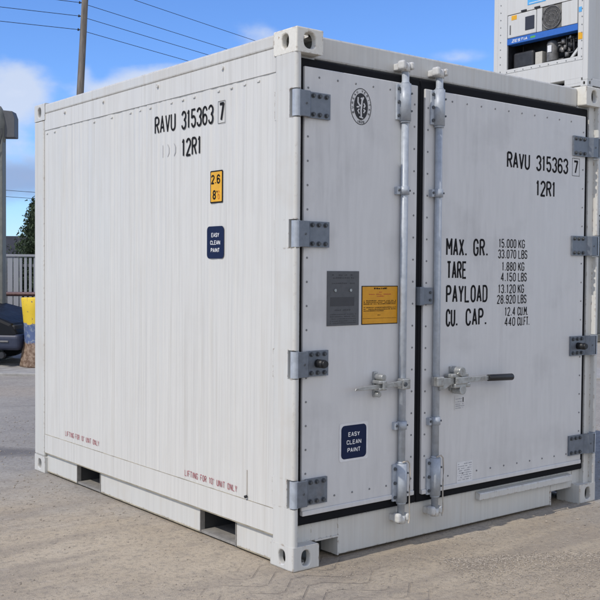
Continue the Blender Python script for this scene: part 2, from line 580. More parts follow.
# ------------------------------------------------------------------ ground
def ground_material():
    mt, nt, p = nodes_of("dusty_concrete")
    t = N(nt, "ShaderNodeTexCoord")
    co = t.outputs["Object"]
    sx = N(nt, "ShaderNodeSeparateXYZ", {0: co})
    big = noise(nt, .35, (1, 1, 1), 6, .6)
    mid = noise(nt, 2.2, (1, 1, 1), 7, .62, (4, 2, 0))
    fine = noise(nt, 34, (1, 1, 1), 6, .7)
    grit = noise(nt, 170, (1, 1, 1), 3, .6)
    wheel = noise(nt, 1.6, (.25, 2.2, 1), 4, .55, (1, 8, 0))

    def mth(op, a, b=None, c=None):
        return N(nt, "ShaderNodeMath", {i: v for i, v in enumerate((a, b, c)) if v is not None}, operation=op).outputs[0]

    # where the sand lies: in front of the container; bare grey asphalt behind
    s = mth("ADD", mth("MULTIPLY", sx.outputs[0], .625), mth("MULTIPLY", sx.outputs[1], .78))
    s = mth("ADD", s, mth("MULTIPLY", mth("SUBTRACT", mid, .5), 2.6))
    sand = ramp(nt, s, .7, 2.1, 1., 0.)
    sand_c = mixcol(nt, ramp(nt, mid, .3, .7), (.425, .352, .258), (.525, .446, .335))
    sand_c = mixcol(nt, ramp(nt, wheel, .42, .58, 0, .75), sand_c, (.31, .262, .208))
    grey_c = mixcol(nt, ramp(nt, mid, .3, .7), (.305, .282, .255), (.415, .386, .338))
    grey_c = mixcol(nt, ramp(nt, noise(nt, .9, (.5, 1.6, 1), 5, .6, (9, 3, 0)), .58, .68, 0, .55), grey_c, (.155, .152, .15))
    grey_c = mixcol(nt, ramp(nt, big, .52, .62, 0, .7), grey_c, (.36, .33, .29))
    def patch(px, py, la, lf):          # a ragged oval, one of darker ground, one of blown sand, long axis across the yard
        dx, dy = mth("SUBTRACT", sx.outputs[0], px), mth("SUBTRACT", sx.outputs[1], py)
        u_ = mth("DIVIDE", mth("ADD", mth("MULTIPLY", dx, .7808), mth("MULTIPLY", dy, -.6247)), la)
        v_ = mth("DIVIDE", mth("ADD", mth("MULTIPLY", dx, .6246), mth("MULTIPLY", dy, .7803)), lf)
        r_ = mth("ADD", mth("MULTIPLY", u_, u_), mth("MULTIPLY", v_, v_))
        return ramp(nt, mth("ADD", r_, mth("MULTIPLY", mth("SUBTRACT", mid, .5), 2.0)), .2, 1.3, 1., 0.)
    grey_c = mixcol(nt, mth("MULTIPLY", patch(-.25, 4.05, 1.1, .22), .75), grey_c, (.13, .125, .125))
    grey_c = mixcol(nt, mth("MULTIPLY", patch(.9, 7.9, 2.6, .62), .85), grey_c, (.40, .35, .29))
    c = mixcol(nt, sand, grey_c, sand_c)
    spk = noise(nt, 11, (1, 1, 1), 6, .68, (2, 7, 0))
    c = mixcol(nt, ramp(nt, spk, .52, .66, 0, .45), c, (.25, .22, .185))
    c = mixcol(nt, ramp(nt, spk, .30, .42, .35, 0), c, (.52, .46, .39))
    c = mixcol(nt, ramp(nt, fine, .34, .50, .65, 0), c, (.21, .185, .155))
    c = mixcol(nt, ramp(nt, grit, .55, .72, 0, .6), c, (.54, .485, .41))
    c = mixcol(nt, ramp(nt, grit, .33, .40, .65, 0), c, (.13, .12, .11))
    # interlocking pavers under the dust: zigzag joints running along x
    zig = N(nt, "ShaderNodeMath", {0: mth("DIVIDE", mth("ADD", sx.outputs[0], .21), .20), 1: 1.0}, operation="PINGPONG").outputs[0]
    zig = ramp(nt, zig, .12, .80)
    row = mth("DIVIDE", mth("SUBTRACT", sx.outputs[1], mth("MULTIPLY", zig, .125)), .125)
    dl = mth("ABSOLUTE", mth("SUBTRACT", mth("FRACT", row), .5))
    joint = ramp(nt, dl, .035, .085, 1., 0.)
    ddx = mth("SUBTRACT", sx.outputs[0], -.05)
    ddy = mth("SUBTRACT", sx.outputs[1], -.22)
    dist = mth("SQRT", mth("ADD", mth("MULTIPLY", ddx, ddx), mth("MULTIPLY", ddy, ddy)))
    near = ramp(nt, mth("ADD", dist, mth("MULTIPLY", mth("SUBTRACT", mid, .5), .8)), .25, .62, 1., 0.)
    worn = ramp(nt, noise(nt, 9, (1, 1, 1), 4, .6, (3, 3, 0)), .36, .52)
    jm = mth("MULTIPLY", joint, mth("MULTIPLY", near, worn))
    c = mixcol(nt, mth("MULTIPLY", jm, .36), c, (.13, .11, .095))
    nt.links.new(c, p.inputs["Base Color"])
    p.inputs["Roughness"].default_value = .92
    p.inputs["Specular IOR Level"].default_value = .25
    h = mth("ADD", mth("ADD", mth("MULTIPLY", fine, .010), mth("MULTIPLY", spk, .008)), mth("MULTIPLY", mid, .03))
    h = mth("ADD", h, mth("MULTIPLY", grit, .0055))
    h = mth("SUBTRACT", h, mth("MULTIPLY", jm, .007))
    bp = N(nt, "ShaderNodeBump", {"Height": h, "Strength": .75, "Distance": 1.0})
    nt.links.new(bp.outputs[0], p.inputs["Normal"])
    return mt


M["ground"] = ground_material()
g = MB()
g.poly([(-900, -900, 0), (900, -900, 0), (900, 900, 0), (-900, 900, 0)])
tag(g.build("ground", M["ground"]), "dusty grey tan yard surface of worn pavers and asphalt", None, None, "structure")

rr_ = random.Random(11)
gm, gnt, gp = nodes_of("loose_stone")
oi = noise(gnt, 9, (1, 1, 1), 2)
gnt.links.new(mixcol(gnt, ramp(gnt, noise(gnt, 60, (1, 1, 1), 1), .35, .65), (.24, .21, .175), (.43, .375, .305)), gp.inputs["Base Color"])
gp.inputs["Roughness"].default_value = .9
gb = MB()


def stone(x, y, r):
    vs_ = []
    base = [(1, 0, 0), (-1, 0, 0), (0, 1, 0), (0, -1, 0), (0, 0, 1), (0, 0, -.6)]
    for b in base:
        k = r * rr_.uniform(.6, 1.25)
        vs_.append(gb.bm.verts.new((x + b[0] * k, y + b[1] * k, r * .35 + b[2] * k * .7)))
    for f in ((0, 2, 4), (2, 1, 4), (1, 3, 4), (3, 0, 4), (2, 0, 5), (1, 2, 5), (3, 1, 5), (0, 3, 5)):
        gb.bm.faces.new([vs_[i] for i in f])


def inside_box(x, y):
    return -.02 < x < 2.46 and -.02 < y < 3.02


cnt = 0
while cnt < 15000:
    d = rr_.uniform(2.6, 9.5)
    a = rr_.uniform(-.45, .45)
    px_ = -2.85 + d * (.6246 + .7808 * a)
    py_ = -3.6 + d * (.7803 - .6247 * a)
    if inside_box(px_, py_):
        continue
    stone(px_, py_, (.0013 + .0050 * rr_.random() ** 4) * (1 if d < 5.5 else 1.5))
    cnt += 1
q0, q1 = Vector((.80, -.34)), Vector((1.62, -.80))       # loose gravel spread in front of the doors
for i in range(11000):
    t = rr_.uniform(-.1, 1.0)
    b = q0.lerp(q1, t)
    off = abs(rr_.gauss(0, .16)) if rr_.random() < .6 else rr_.uniform(0, .75)
    if rr_.random() < .30:
        off = rr_.gauss(0, .022)
    x, y = b.x - .49 * off + rr_.gauss(0, .02), b.y - .87 * off + rr_.gauss(0, .02)
    stone(x, y, .0016 + .0045 * rr_.random() ** 2.2)
for i in range(900):       # grit caught along the sill and by the corner
    t = rr_.random()
    stone(.1 + 1.3 * t, -.05 - abs(rr_.gauss(0, .16)), .0015 + .004 * rr_.random() ** 2)
tag(gb.build("gravel", gm), "loose grit and small stones scattered over the yard surface", None, None, "stuff")

kb = MB()
ku, kv = Vector((.7808, -.6247, 0)), Vector((.6246, .7803, 0))
kc = Vector((2.2, 8.93, 0))
km = Matrix((ku, kv, Z)).transposed().to_4x4()
km.translation = kc
kb.box(-14, 16, 0, 1.35, -.05, .035, .012, mat=km)
M["kerb"] = plain("kerb_concrete", (.40, .385, .36), .9, var=.35, scale=6)
tag(kb.build("pavement", M["kerb"]), "low pale concrete pavement strip beyond the yard", None, None, "structure")


# ------------------------------------------------------------------ ISO corner fitting
def plate_with_hole(mb, O, U, V, W, w, h, rx, ry, depth, sq=.8, mi=0, cx=None, cy=None):
    cx = w / 2 if cx is None else cx
    cy = h / 2 if cy is None else cy
    n = 24
    E, Q = [], []
    for k in range(n):
        a = 2 * math.pi * (k + .5) / n - math.pi / 4 * 0
        c, s = math.cos(a), math.sin(a)
        E.append((cx + rx * math.copysign(abs(c) ** sq, c), cy + ry * math.copysign(abs(s) ** sq, s)))
    # rectangle points: project by side, keep corners
    for k in range(n):
        a = 2 * math.pi * (k + .5) / n
        c, s = math.cos(a), math.sin(a)
        t = 1 / max(abs(c), abs(s))
        Q.append((w / 2 + c * t * w / 2, h / 2 + s * t * h / 2))
    ci = {2: (w, h), 8: (0, h), 14: (0, 0), 20: (w, 0)}
    bm = mb.bm
    P = lambda p, l: O + U * p[0] + V * p[1] + W * l
    ve = [bm.verts.new(P(e, 0)) for e in E]
    vq = [bm.verts.new(P(q, 0)) for q in Q]
    vi = [bm.verts.new(P(e, -depth)) for e in E]
    for k in range(n):
        j = (k + 1) % n
        fs = [bm.faces.new((ve[k], vq[k], vq[j], ve[j])), bm.faces.new((vi[k], ve[k], ve[j], vi[j]))]
        if k in ci:
            cvx = bm.verts.new(P(ci[k], 0))
            fs.append(bm.faces.new((vq[k], cvx, vq[j])))
        for f in fs:
            f.material_index = mi


def corner_fitting(cx, cy, cz, sx_, sy_, sz_, lx=.162, ly=.178, lz=.118, front=(.034, .038)):
    """corner at (cx,cy,cz); s* = +1/-1 direction into the container"""
    mb = MB()
    x0, x1 = sorted((cx, cx + sx_ * lx)); y0, y1 = sorted((cy, cy + sy_ * ly)); z0, z1 = sorted((cz, cz + sz_ * lz))
    # outer side face (normal -sx), outer end face (normal -sy)
    plate_with_hole(mb, Vector((cx, y0, z0)), Y, Z, Vector((-sx_, 0, 0)), ly, lz, .026, .034, .03)
    plate_with_hole(mb, Vector((x0, cy, z0)), X, Z, Vector((0, -sy_, 0)), lx, lz, front[0], front[1], .03)
    plate_with_hole(mb, Vector((x0, y0, cz)), X, Y, Vector((0, 0, -sz_)), lx, ly, .032, .06, .03)
    xi, yi, zi = cx + sx_ * lx, cy + sy_ * ly, cz + sz_ * lz
    mb.poly([(xi, y0, z0), (xi, y1, z0), (xi, y1, z1), (xi, y0, z1)])
    mb.poly([(x0, yi, z0), (x1, yi, z0), (x1, yi, z1), (x0, yi, z1)])
    mb.poly([(x0, y0, zi), (x1, y0, zi), (x1, y1, zi), (x0, y1, zi)])
    bmesh.ops.remove_doubles(mb.bm, verts=mb.bm.verts, dist=1e-4)
    bmesh.ops.recalc_face_normals(mb.bm, faces=mb.bm.faces)
    return mb


# ------------------------------------------------------------------ the ten foot container
L, Wd, H = 2.991, 2.438, 2.591
C = thing("shipping_container", (Wd / 2, L / 2, 0), "white ten foot shipping container with double doors, standing alone on the dusty ground in front", "container")

for cx, sx_ in ((0, 1), (Wd, -1)):
    for cy, sy_ in ((0, 1), (L, -1)):
        for cz, sz_ in ((0, 1), (H, -1)):
            mb = corner_fitting(cx, cy, cz, sx_, sy_, sz_, front=(.036, .038) if cz and cx == 0 else (.026, .038))
            mb.build("corner_fitting", M["cream"] if (cz and cy == 0) else M["white"], C, bevel=.007)

HZ_L = [(2.172, 2.297), (1.554, 1.68), (.930, 1.056), (.306, .435)]
HZ_R = [(2.157, 2.280), (1.546, 1.668), (.927, 1.049), (.308, .432)]


def rounded(x0, x1, y0, y1, r, n=5):
    return arc(x1 - r, y0 + r, r, r, -90, 0, n) + arc(x1 - r, y1 - r, r, r, 0, 90, n) + arc(x0 + r, y1 - r, r, r, 90, 180, n) + arc(x0 + r, y0 + r, r, r, 180, 270, n)


def front_post(mirror, hz):
    mb = MB()
    fx = (lambda x: Wd - x) if mirror else (lambda x: x)
    zs = [.118]
    for a, b in sorted(hz):
        zs += [a - .006, b + .006]
    zs.append(H - .118)
    lip = .030 if mirror else .037
    for i in range(0, len(zs), 2):          # full section between the hinge notches
        pr = [(fx(x), y) for x, y in rounded(.001, lip, .002, .17, .016 if not mirror else .008)]
        mb.prism(pr, "z", zs[i], zs[i + 1])
    for a, b in hz:                          # notched section behind each hinge
        pr = [(fx(x), y) for x, y in [(.001, .052), (lip, .052), (lip, .17), (.001, .17)]]
        mb.prism(pr, "z", a - .006, b + .006)
    iy, ix = (.033, .0855) if mirror else (.036, .0570)
    pr = [(fx(x), y) for x, y in [(lip, iy), (ix, iy), (ix, .16), (lip, .16)]]
    mb.prism(pr, "z", .118, H - .118)
    o = mb.build("corner_post", M["white"], C)
    for p in o.data.polygons:
        p.use_smooth = False
    return o


front_post(False, HZ_L)
front_post(True, HZ_R)
for x0, x1 in ((.001, .12), (Wd - .12, Wd - .001)):
    mb = MB().box(x0, x1, L - .16, L - .001, .118, H - .118, .012)
    mb.build("corner_post", M["white"], C)


def side_wall(xo, s):
    """xo: plane of the outer face, s = +1 when inward is +x"""
    mb = MB()
    rnd = random.Random(3)
    # rippled panel
    y, cols = .166, []
    while y < 2.82:
        cols.append((y, rnd.uniform(-.0020, .0020)))
        y += rnd.choice((.018, .026, .032, .041))
    cols.append((2.83, 0))
    z0, z1 = .275, 2.402
    for (ya, da), (yb, db) in zip(cols, cols[1:]):
        xa, xb = xo + s * (.010 + da), xo + s * (.010 + db)
        mb.poly([(xa, ya, z0), (xa, ya, z1), (xb, yb, z1), (xb, yb, z0)][::1 if s > 0 else -1])
    # lower flashing and its drip lip, upper band, with the little lap between them
    mb.box(*sorted((xo + s * .006, xo + s * .05)), .166, 2.825, .150, .276)
    mb.box(*sorted((xo + s * .0045, xo + s * .05)), .166, 2.825, .144, .1495, mi=1)
    mb.box(*sorted((xo + s * .0075, xo + s * .05)), .166, 2.825, .2765, .279, mi=1)
    mb.box(*sorted((xo + s * .005, xo + s * .05)), .166, 2.825, 2.400, 2.513)
    for ry in [.30 + .118 * i for i in range(22)]:      # rivets under the lap
        if rnd.random() < .75:
            mb.box(*sorted((xo + s * .004, xo + s * .02)), ry, ry + .022, 2.372, 2.379)
    o = mb.build("side_wall", [M["side"], M["lip"]], C)
    return o


side_wall(0, 1)
side_wall(Wd, -1)
for xo, s in ((0, 1), (Wd, -1)):
    mb = MB()
    mb.box(*sorted((xo + s * .001, xo + s * .06)), .178, L - .178, 2.513, 2.581, .012, seg=3)
    for ry in (.62, 1.28, 1.95, 2.5):
        mb.cyl((xo + s * .012, ry, 2.488), (xo - s * .004, ry, 2.488), .010, n=10)
    mb.build("top_rail", M["white"], C)
    # bottom rail with the two fork pockets
    mb = MB()
    xa, xb = sorted((xo + s * .022, xo + s * .045))
    for y0, y1 in ((.17, .50), (.84, 2.012), (2.345, L - .17)):
        mb.box(xa, xb, y0, y1, .012, .146, .004)
        mb.box(*sorted((xo + s * .019, xo + s * .03)), y0 + .01, y1 - .01, .012, .020, .002, mi=1)
    mb.build("bottom_rail", [M["white"], M["lip"]], C)
    for y0, y1 in ((.50, .84), (2.012, 2.345)):
        st = MB()
        st.box(*sorted((xo + s * .024, xo + s * .30)), y0 - .002, y1 + .002, .012, .026)
        for y in (y0 - .002, y1 - .004):
            st.box(*sorted((xo + s * .018, xo + s * .047)), y, y + .006, .012, .146)
        st.build("pocket_strap", M["strap"], C)
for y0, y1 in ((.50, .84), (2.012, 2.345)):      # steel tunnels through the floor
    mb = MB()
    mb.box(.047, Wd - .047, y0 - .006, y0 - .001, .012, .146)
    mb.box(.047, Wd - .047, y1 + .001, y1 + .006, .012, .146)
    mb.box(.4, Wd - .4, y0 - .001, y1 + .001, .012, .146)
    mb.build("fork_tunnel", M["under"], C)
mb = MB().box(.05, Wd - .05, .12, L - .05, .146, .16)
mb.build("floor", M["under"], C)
mb = MB().box(.05, Wd - .05, .08, L - .05, 2.555, 2.575, .004)
mb.build("roof", M["white"], C)
mb = MB().box(.12, Wd - .12, L - .05, L - .004, .02, 2.57, .006)
mb.build("rear_wall", M["white"], C)

# door end frame
mb = MB().box(.162, Wd - .162, .066, .17, 2.466, 2.583, .010)
mb.box(.058, .1625, .066, .17, 2.456, 2.473)
mb.box(Wd - .1625, Wd - .058, .066, .17, 2.456, 2.473)
mb.build("door_header", M["white"], C)
mb = MB()
mb.box(.337, 2.064, .064, .17, .014, .203, .006)
mb.box(.162, .337, .064, .17, .113, .203, .004)
mb.box(2.064, Wd - .162, .064, .17, .095, .203, .004)
mb.box(.333, .341, .060, .19, .014, .113)
mb.box(2.058, 2.066, .060, .19, .014, .099)
mb.box(.186, .341, .058, .19, .108, .116)
mb.box(.06, .1625, .064, .17, .118, .203)
mb.box(Wd - .1625, Wd - .06, .064, .17, .118, .203)
mb.build("door_sill", M["white"], C)
mb = MB()
mb.prism([(.064, .146), (.032, .146), (.029, .149), (.029, .179), (.034, .186), (.064, .192)], "x", 1.37, 2.235)
mb.build("sill_ledge", M["white"], C, bevel=.004)
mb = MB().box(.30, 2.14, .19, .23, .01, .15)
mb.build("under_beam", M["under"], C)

# small drain spout and rust run on the near lower panel
mb = MB().cyl((.006, .388, .296), (-.006, .388, .294), .007, .008, n=10)
mb.box(.006, .0078, .3872, .3892, .30, .43, mi=1)
mb.build("drain_spout", [M["dark"], M["ruststain"]], C)

# lettering on the long side (reads towards -y)
mb = MB()
U, V, W = -Y, Z, -X
px0 = .0068
text(mb, "RAVU", (px0, 1.320, 2.217), U, V, W, .228, .101, .0118)
text(mb, "315363", (px0, 1.030, 2.212), U, V, W, .318, .104, .0118)
text(mb, "7", (px0, .658, 2.217), U, V, W, .047, .097, .014)
bx = [(.667, 2.207), (.602, 2.207), (.602, 2.321), (.667, 2.321)]
for i in range(4):
    (a, b), (c, d) = bx[i], bx[(i + 1) % 4]
    if i % 2 == 0:
        mb.poly([(px0, a, b - .0013), (px0, c, b - .0013), (px0, c, b + .0013), (px0, a, b + .0013)])
    else:
        mb.poly([(px0 - .0002, a - .0013, b), (px0 - .0002, a - .0013, d), (px0 - .0002, a + .0013, d), (px0 - .0002, a + .0013, b)])
mb.build("identity_lettering", M["ink"], C)
mb = MB()
text(mb, "12R1", (px0, 1.026, 2.063), U, V, W, .198, .100, .0118)
mb.build("identity_lettering", M["ink"], C)
mb = MB()
text(mb, "| ) )", (px0, 1.235, 2.075), U, V, W, .15, .075, .006)
mb.build("faded_lettering", M["faded"], C)
for y0, z0, w in ((2.50, .312, .49), (.982, .300, .505)):
    mb = MB()
    text(mb, "LIFTING FOR 10' UNIT ONLY", (.0068, y0, z0), U, V, W, w, .034, .0034, gap=.62)
    mb.build("lifting_notice", M["red"], C)

mb = MB()
rrect(mb, (px0, .737, 1.794), U, V, W, .117, .170, .006, 1)
rrect(mb, (px0, .730, 1.801), U, V, W, .103, .156, .004, 0, .0008)
text(mb, "2.6", (px0 - .0016, .727, 1.893), U, V, W, .085, .050, .009, 1)
text(mb, "8'", (px0 - .0016, .712, 1.812), U, V, W, .048, .050, .009, 1)
text(mb, "6", (px0 - .0016, .664, 1.812), U, V, W, .018, .046, .003, 2)
mb.build("height_sticker", [M["yellow"], M["ink"], M["redink"]], C)


def easy_clean(O, U, V, W, w, h, parent, border):
    mb = MB()
    O = Vector(O)
    if border:
        rrect(mb, O - U * .012 - V * .012, U, V, W, w + .024, h + .024, .014, 2)
    rrect(mb, O, U, V, W, w, h, .022, 0, .0007)
    t = .20 * h
    for i, (s, fw) in enumerate((("EASY", .46), ("CLEAN", .58), ("PAINT", .52))):
        ww = fw * w
        text(mb, s, O + U * (w - ww) / 2 + V * (h * (.66 - .235 * i)) + W * .0014, U, V, W, ww, .135 * h, .0042, 1, gap=.5)
    return mb.build("paint_sticker", [M["navy"], M["stickerwhite"], M["stickerwhite"]], parent)


easy_clean((px0, .766, 1.502), U, V, W, .160, .170, C, False)

# ------------------------------------------------------------------ doors
FY = .030      # outer face of the door skins


def door(x0, x1, z0, z1, rivx):
    d = MB()
    d.box(x0, x1, FY, .10, z0 + .024, z1, .004)
    d.box(x0 + .002, x1 - .002, FY - .006, .10, z0, z0 + .025, .004)      # drip bar along the bottom edge
    rnd = random.Random(int(x0 * 100) + 5)
    b = []
    z = z0 + .09
    while z < z1 - .05:
        b += [(rx, z) for rx in rivx]
        z += .116
    x = x0 + .09
    while x < x1 - .05:
        b += [(x, z1 - .045), (x, z0 + .075)]
        x += .118
    for bx_, bz in b:
        d.cyl((bx_, FY + .001, bz), (bx_, FY - .003, bz), .0062, .0042, n=8, mi=1)
    return d.build("door", [M["door"], M["rivet"]], C)


def gasket(x0, x1, z0, z1, parent, inner):
    mb = MB()
    xi0, xi1, zi0, zi1 = inner
    y0, y1 = .040, .0655
    mb.box(x0, x1, y0, y1, zi1, z1, .011, seg=3)
    mb.box(x0, x1, y0, y1, z0, zi0, .011, seg=3)
    mb.box(x0, xi0, y0 + .001, y1, zi0 - .01, zi1 + .01, .004)
    mb.box(xi1, x1, y0 + .001, y1, zi0 - .01, zi1 + .01, .004)
    mb.box(x0 + .004, x1 - .004, .052, .064, z0 + .004, z1 - .004)
    return mb.build("gasket", M["rubber"], parent)


D1 = door(.075, .840, .254, 2.417, (.097, .816))
D2 = door(.896, 2.317, .247, 2.408, (.917, 2.292))
gasket(.0575, .8665, .206, 2.458, D1, (.075, .840, .26, 2.412))
gasket(.8685, 2.3505, .205, 2.458, D2, (.896, 2.317, .253, 2.403))


def hinge(door_o, z0, z1, mirror, stub):
    fx = (lambda x: Wd - x) if mirror else (lambda x: x)
    mb = MB()
    # knuckle wrapped round the pin, then the strap across the gasket to the door skin
    pr = [(fx(x), y) for x, y in rounded(-.001, .038 if not mirror else .046, -.003, .040, .017)]
    mb.prism(pr, "z", z0, z1, mi=3)
    bx = lambda a, b, *r, **k: mb.box(min(fx(a), fx(b)), max(fx(a), fx(b)), *r, **k)
    bx(.020, .085, -.003, .012, z0 + .001, z1 - .001, .002)
    plx = .226 if not mirror else .256
    pr = [(fx(x), y) for x, y in [(.083, -.0025), (.083, .012), (.096, .029), (plx, .029), (plx, .017), (.104, .017)]]
    mb.prism(pr, "z", z0 + .001, z1 - .001)
    for bx_ in ((.118, .158, .20) if not mirror else (.150, .192, .236)):
        for bz in (z0 + .018, z1 - .018):
            x = fx(bx_)
            mb.cyl((x, .018, bz), (x, .013, bz), .0115, n=14, mi=1)
            mb.cyl((x, .014, bz), (x, .005, bz), .0085, n=6, mi=1)
    mb.cyl((fx(.062), .0, (z0 + z1) / 2), (fx(.062), -.005, (z0 + z1) / 2), .006, n=8, mi=1)
    if stub:
        x = fx(.158 if not mirror else .186)
        z = (z0 + z1) / 2
        mb.cyl((x, .018, z), (x, -.035, z), .021, n=16, mi=2)
        mb.cyl((x, -.034, z), (x, -.046, z), .021, .016, n=16, mi=2)
    return mb.build("hinge", [M["galv"], M["bolt"], M["grip"], M["rod"]], door_o)


for i in range(4):
    hinge(D1, *HZ_L[i], False, i == 2)
    hinge(D2, *HZ_R[i], True, i == 2)


def lock_rod(rx, parent, ztop, zbot):
    ry = .009
    o = MB().cyl((rx, ry, zbot), (rx, ry, ztop), .0195, n=20)
    rod = o.build("lock_rod", M["rod"], parent)
    # long bearing sleeves top and bottom
    for a, b in ((2.218, 2.408), (.238, .440)):
        s = MB()
        s.cyl((rx, ry, a), (rx, ry, b), .0305, n=24)
        s.box(rx - .052, rx, .016, FY, a + .004, b - .004, .003)
        s.box(rx, rx + .034, .018, FY, a + .008, b - .008, .003)
        for k in range(3):
            z = a + .026 + k * (b - a - .052) / 2
            s.cyl((rx - .041, .017, z), (rx - .041, .009, z), .009, n=6, mi=1)
        for k in (a + .05, b - .05):
            s.cyl((rx + .022, ry - .020, k), (rx + .023, ry - .028, k), .0055, n=8, mi=1)
        s.cyl((rx, ry, a - .010), (rx, ry, a), .026, n=20)
        s.cyl((rx, ry, b), (rx, ry, b + .010), .024, .022, n=20)
        s.build("rod_sleeve", [M["rod"], M["bolt"]], parent)
    for z in (1.86, .640):
        s = MB()
        s.cyl((rx, ry, z - .021), (rx, ry, z + .021), .0262, n=20)
        s.box(rx - .049, rx - .004, .011, FY, z - .013, z + .013, .003)
        s.box(rx - .052, rx - .034, .004, FY + .002, z - .022, z + .018, .003)
        s.cyl((rx - .043, .005, z), (rx - .043, -.002, z), .007, n=6, mi=1)
        s.cyl((rx + .02, ry - .012, z), (rx + .028, ry - .018, z), .005, n=6, mi=1)
        s.build("rod_bracket", [M["rod"], M["bolt"]], parent)
    # forged cam and its keeper on header and sill
    for z in (2.500, .155):
        k = MB()
        k.box(rx - .044, rx - .012, -.018, .030, z - .024, z + .026, .013, seg=3)
        k.box(rx + .016, rx + .043, -.020, .026, z - .018, z + .022, .011, seg=3)
        k.box(rx - .034, rx + .034, .020, .068, z - .022, z + .016, .008, seg=3)
        k.cyl((rx - .020, ry - .004, z), (rx + .024, ry - .004, z), .018, n=14)
        k.cyl((rx, ry, z - .03), (rx, ry, z + .01), .024, n=16)
        k.build("cam_keeper", [M["keeper"]], C)
    return rod


lock_rod(.726, D1, 2.487, .168)
lock_rod(.980, D2, 2.487, .168)

# handles
mb = MB()
hy = -.026
mb.prism([(.716, .846), (.716, .884), (.690, .880), (.60, .872), (.42, .866), (.367, .859), (.362, .848), (.42, .846), (.60, .850)], "y", hy - .005, hy + .006)
mb.box(.688, .742, hy - .012, .012, .832, .888, .006)
mb.cyl((.70, hy - .012, .86), (.70, hy - .02, .86), .012, n=8, mi=1)
mb.build("handle", [M["chrome"], M["bolt"]], D1, bevel=.002)
mb = MB()
mb.box(.532, .560, .016, FY, .800, .930, .004)
mb.box(.520, .570, -.040, .018, .838, .852, .004)
mb.box(.515, .565, -.046, .018, .872, .890, .005)
mb.cyl((.545, -.044, .905), (.545, .02, .905), .017, n=12)
mb.cyl((.545, -.01, .815), (.545, .03, .815), .015, n=12)
mb.box(.535, .552, -.05, -.036, .842, .886, .004)
mb.build("handle_catch", M["chrome"], D1, bevel=.002)
mb = MB()
mb.prism([(.968, .805), (.968, .875), (1.01, .872), (1.06, .868), (1.38, .862), (1.38, .838), (1.06, .834), (1.01, .812)], "y", hy - .005, hy + .006)
mb.box(.944, .996, hy - .012, .012, .828, .880, .006)
mb.cyl((1.362, hy, .850), (1.568, hy, .843), .0185, .0195, n=16, mi=1)
mb.build("handle", [M["chrome"], M["grip"]], D2, bevel=.002)
mb = MB()
mb.box(1.10, 1.15, .016, FY, .79, .925, .004)
mb.box(1.055, 1.19, -.038, .020, .868, .890, .006)
mb.box(1.075, 1.20, -.044, .018, .812, .836, .006)
mb.cyl((1.125, -.05, .900), (1.125, .02, .900), .026, n=14)
mb.cyl((1.135, -.046, .800), (1.135, .02, .800), .026, n=14)
mb.box(1.08, 1.175, -.05, -.034, .832, .872, .005)
mb.build("handle_catch", M["chrome"], D2, bevel=.002)
mb = MB()
mb.box(.846, .880, .004, .044, 1.262, 1.360, .004)
mb.box(.876, .952, .012, .030, 1.266, 1.356, .004)
mb.cyl((.93, .012, 1.33), (.93, .004, 1.33), .007, n=6, mi=1)
mb.cyl((.93, .012, 1.29), (.93, .004, 1.29), .007, n=6, mi=1)
mb.build("door_clasp", [M["galv"], M["bolt"]], D2)
for rx, pr_ in ((.726, D1), (.980, D2)):
    mb = MB()
    pts = [(rx - .016, -.016, .450), (rx + .016, -.020, .455), (rx + .031, -.020, .440), (rx + .035, -.020, .38), (rx + .032, -.020, .30), (rx + .031, -.021, .22), (rx + .033, -.022, .16), (rx + .031, -.016, .125)]
    mb.tube(pts, .0038, 6)
    mb.build("seal_cord", M["cord"], pr_)

# door lettering
mb = MB()
U, V, W = X, Z, -Y
ty = FY - .0012
text(mb, "RAVU", (1.566, ty, 2.039), U, V, W, .208, .095, .0125)
text(mb, "315363", (1.832, ty, 2.039), U, V, W, .310, .095, .0125)
text(mb, "7", (2.196, ty, 2.048), U, V, W, .046, .082, .0125)
for a, b, c, d in ((2.183, 2.257, 2.034, 2.0365), (2.183, 2.257, 2.1405, 2.143)):
    mb.poly([(a, ty, c), (b, ty, c), (b, ty, d), (a, ty, d)])
for a, b, c, d in ((2.183, 2.1855, 2.034, 2.143), (2.2545, 2.257, 2.034, 2.143)):
    mb.poly([(a, ty - .0002, c), (b, ty - .0002, c), (b, ty - .0002, d), (a, ty - .0002, d)])
mb.build("identity_lettering", M["ink"], D2)
mb = MB()
text(mb, "12R1", (1.834, ty, 1.891), U, V, W, .188, .095, .0125)
mb.build("identity_lettering", M["ink"], D2)
big = .0120
for word, x0, z0, w in (("MAX.", 1.068, 1.527, .170), ("GR.", 1.288, 1.529, .126), ("TARE", 1.074, 1.402, .162), ("PAYLOAD", 1.071, 1.271, .342), ("CU.", 1.072, 1.141, .097), ("CAP.", 1.232, 1.141, .178)):
    text(MB(), word, (x0, ty, z0), U, V, W, w, .098, big, gap=.6).build("weight_lettering", M["ink"], D2)
sm = .0060
for z, n0, num, u1, unit in ((1.580, 1.506, "15.000", 1.738, "KG"), (1.519, 1.500, "33.070", 1.762, "LBS"), (1.448, 1.536, "1.880", 1.736, "KG"),
                             (1.387, 1.527, "4.150", 1.760, "LBS"), (1.319, 1.506, "13.120", 1.736, "KG"), (1.259, 1.496, "28.920", 1.760, "LBS"),
                             (1.188, 1.566, "12.4", 1.776, "CU.M."), (1.129, 1.566, "440", 1.792, "CU.FT.")):
    mb = text(MB(), num, (n0, ty, z), U, V, W, 1.660 - n0, .052, sm, gap=.6)
    text(mb, unit, (1.680, ty, z), U, V, W, u1 - 1.680, .052, sm, gap=.5)
    mb.build("weight_lettering", M["ink"], D2)

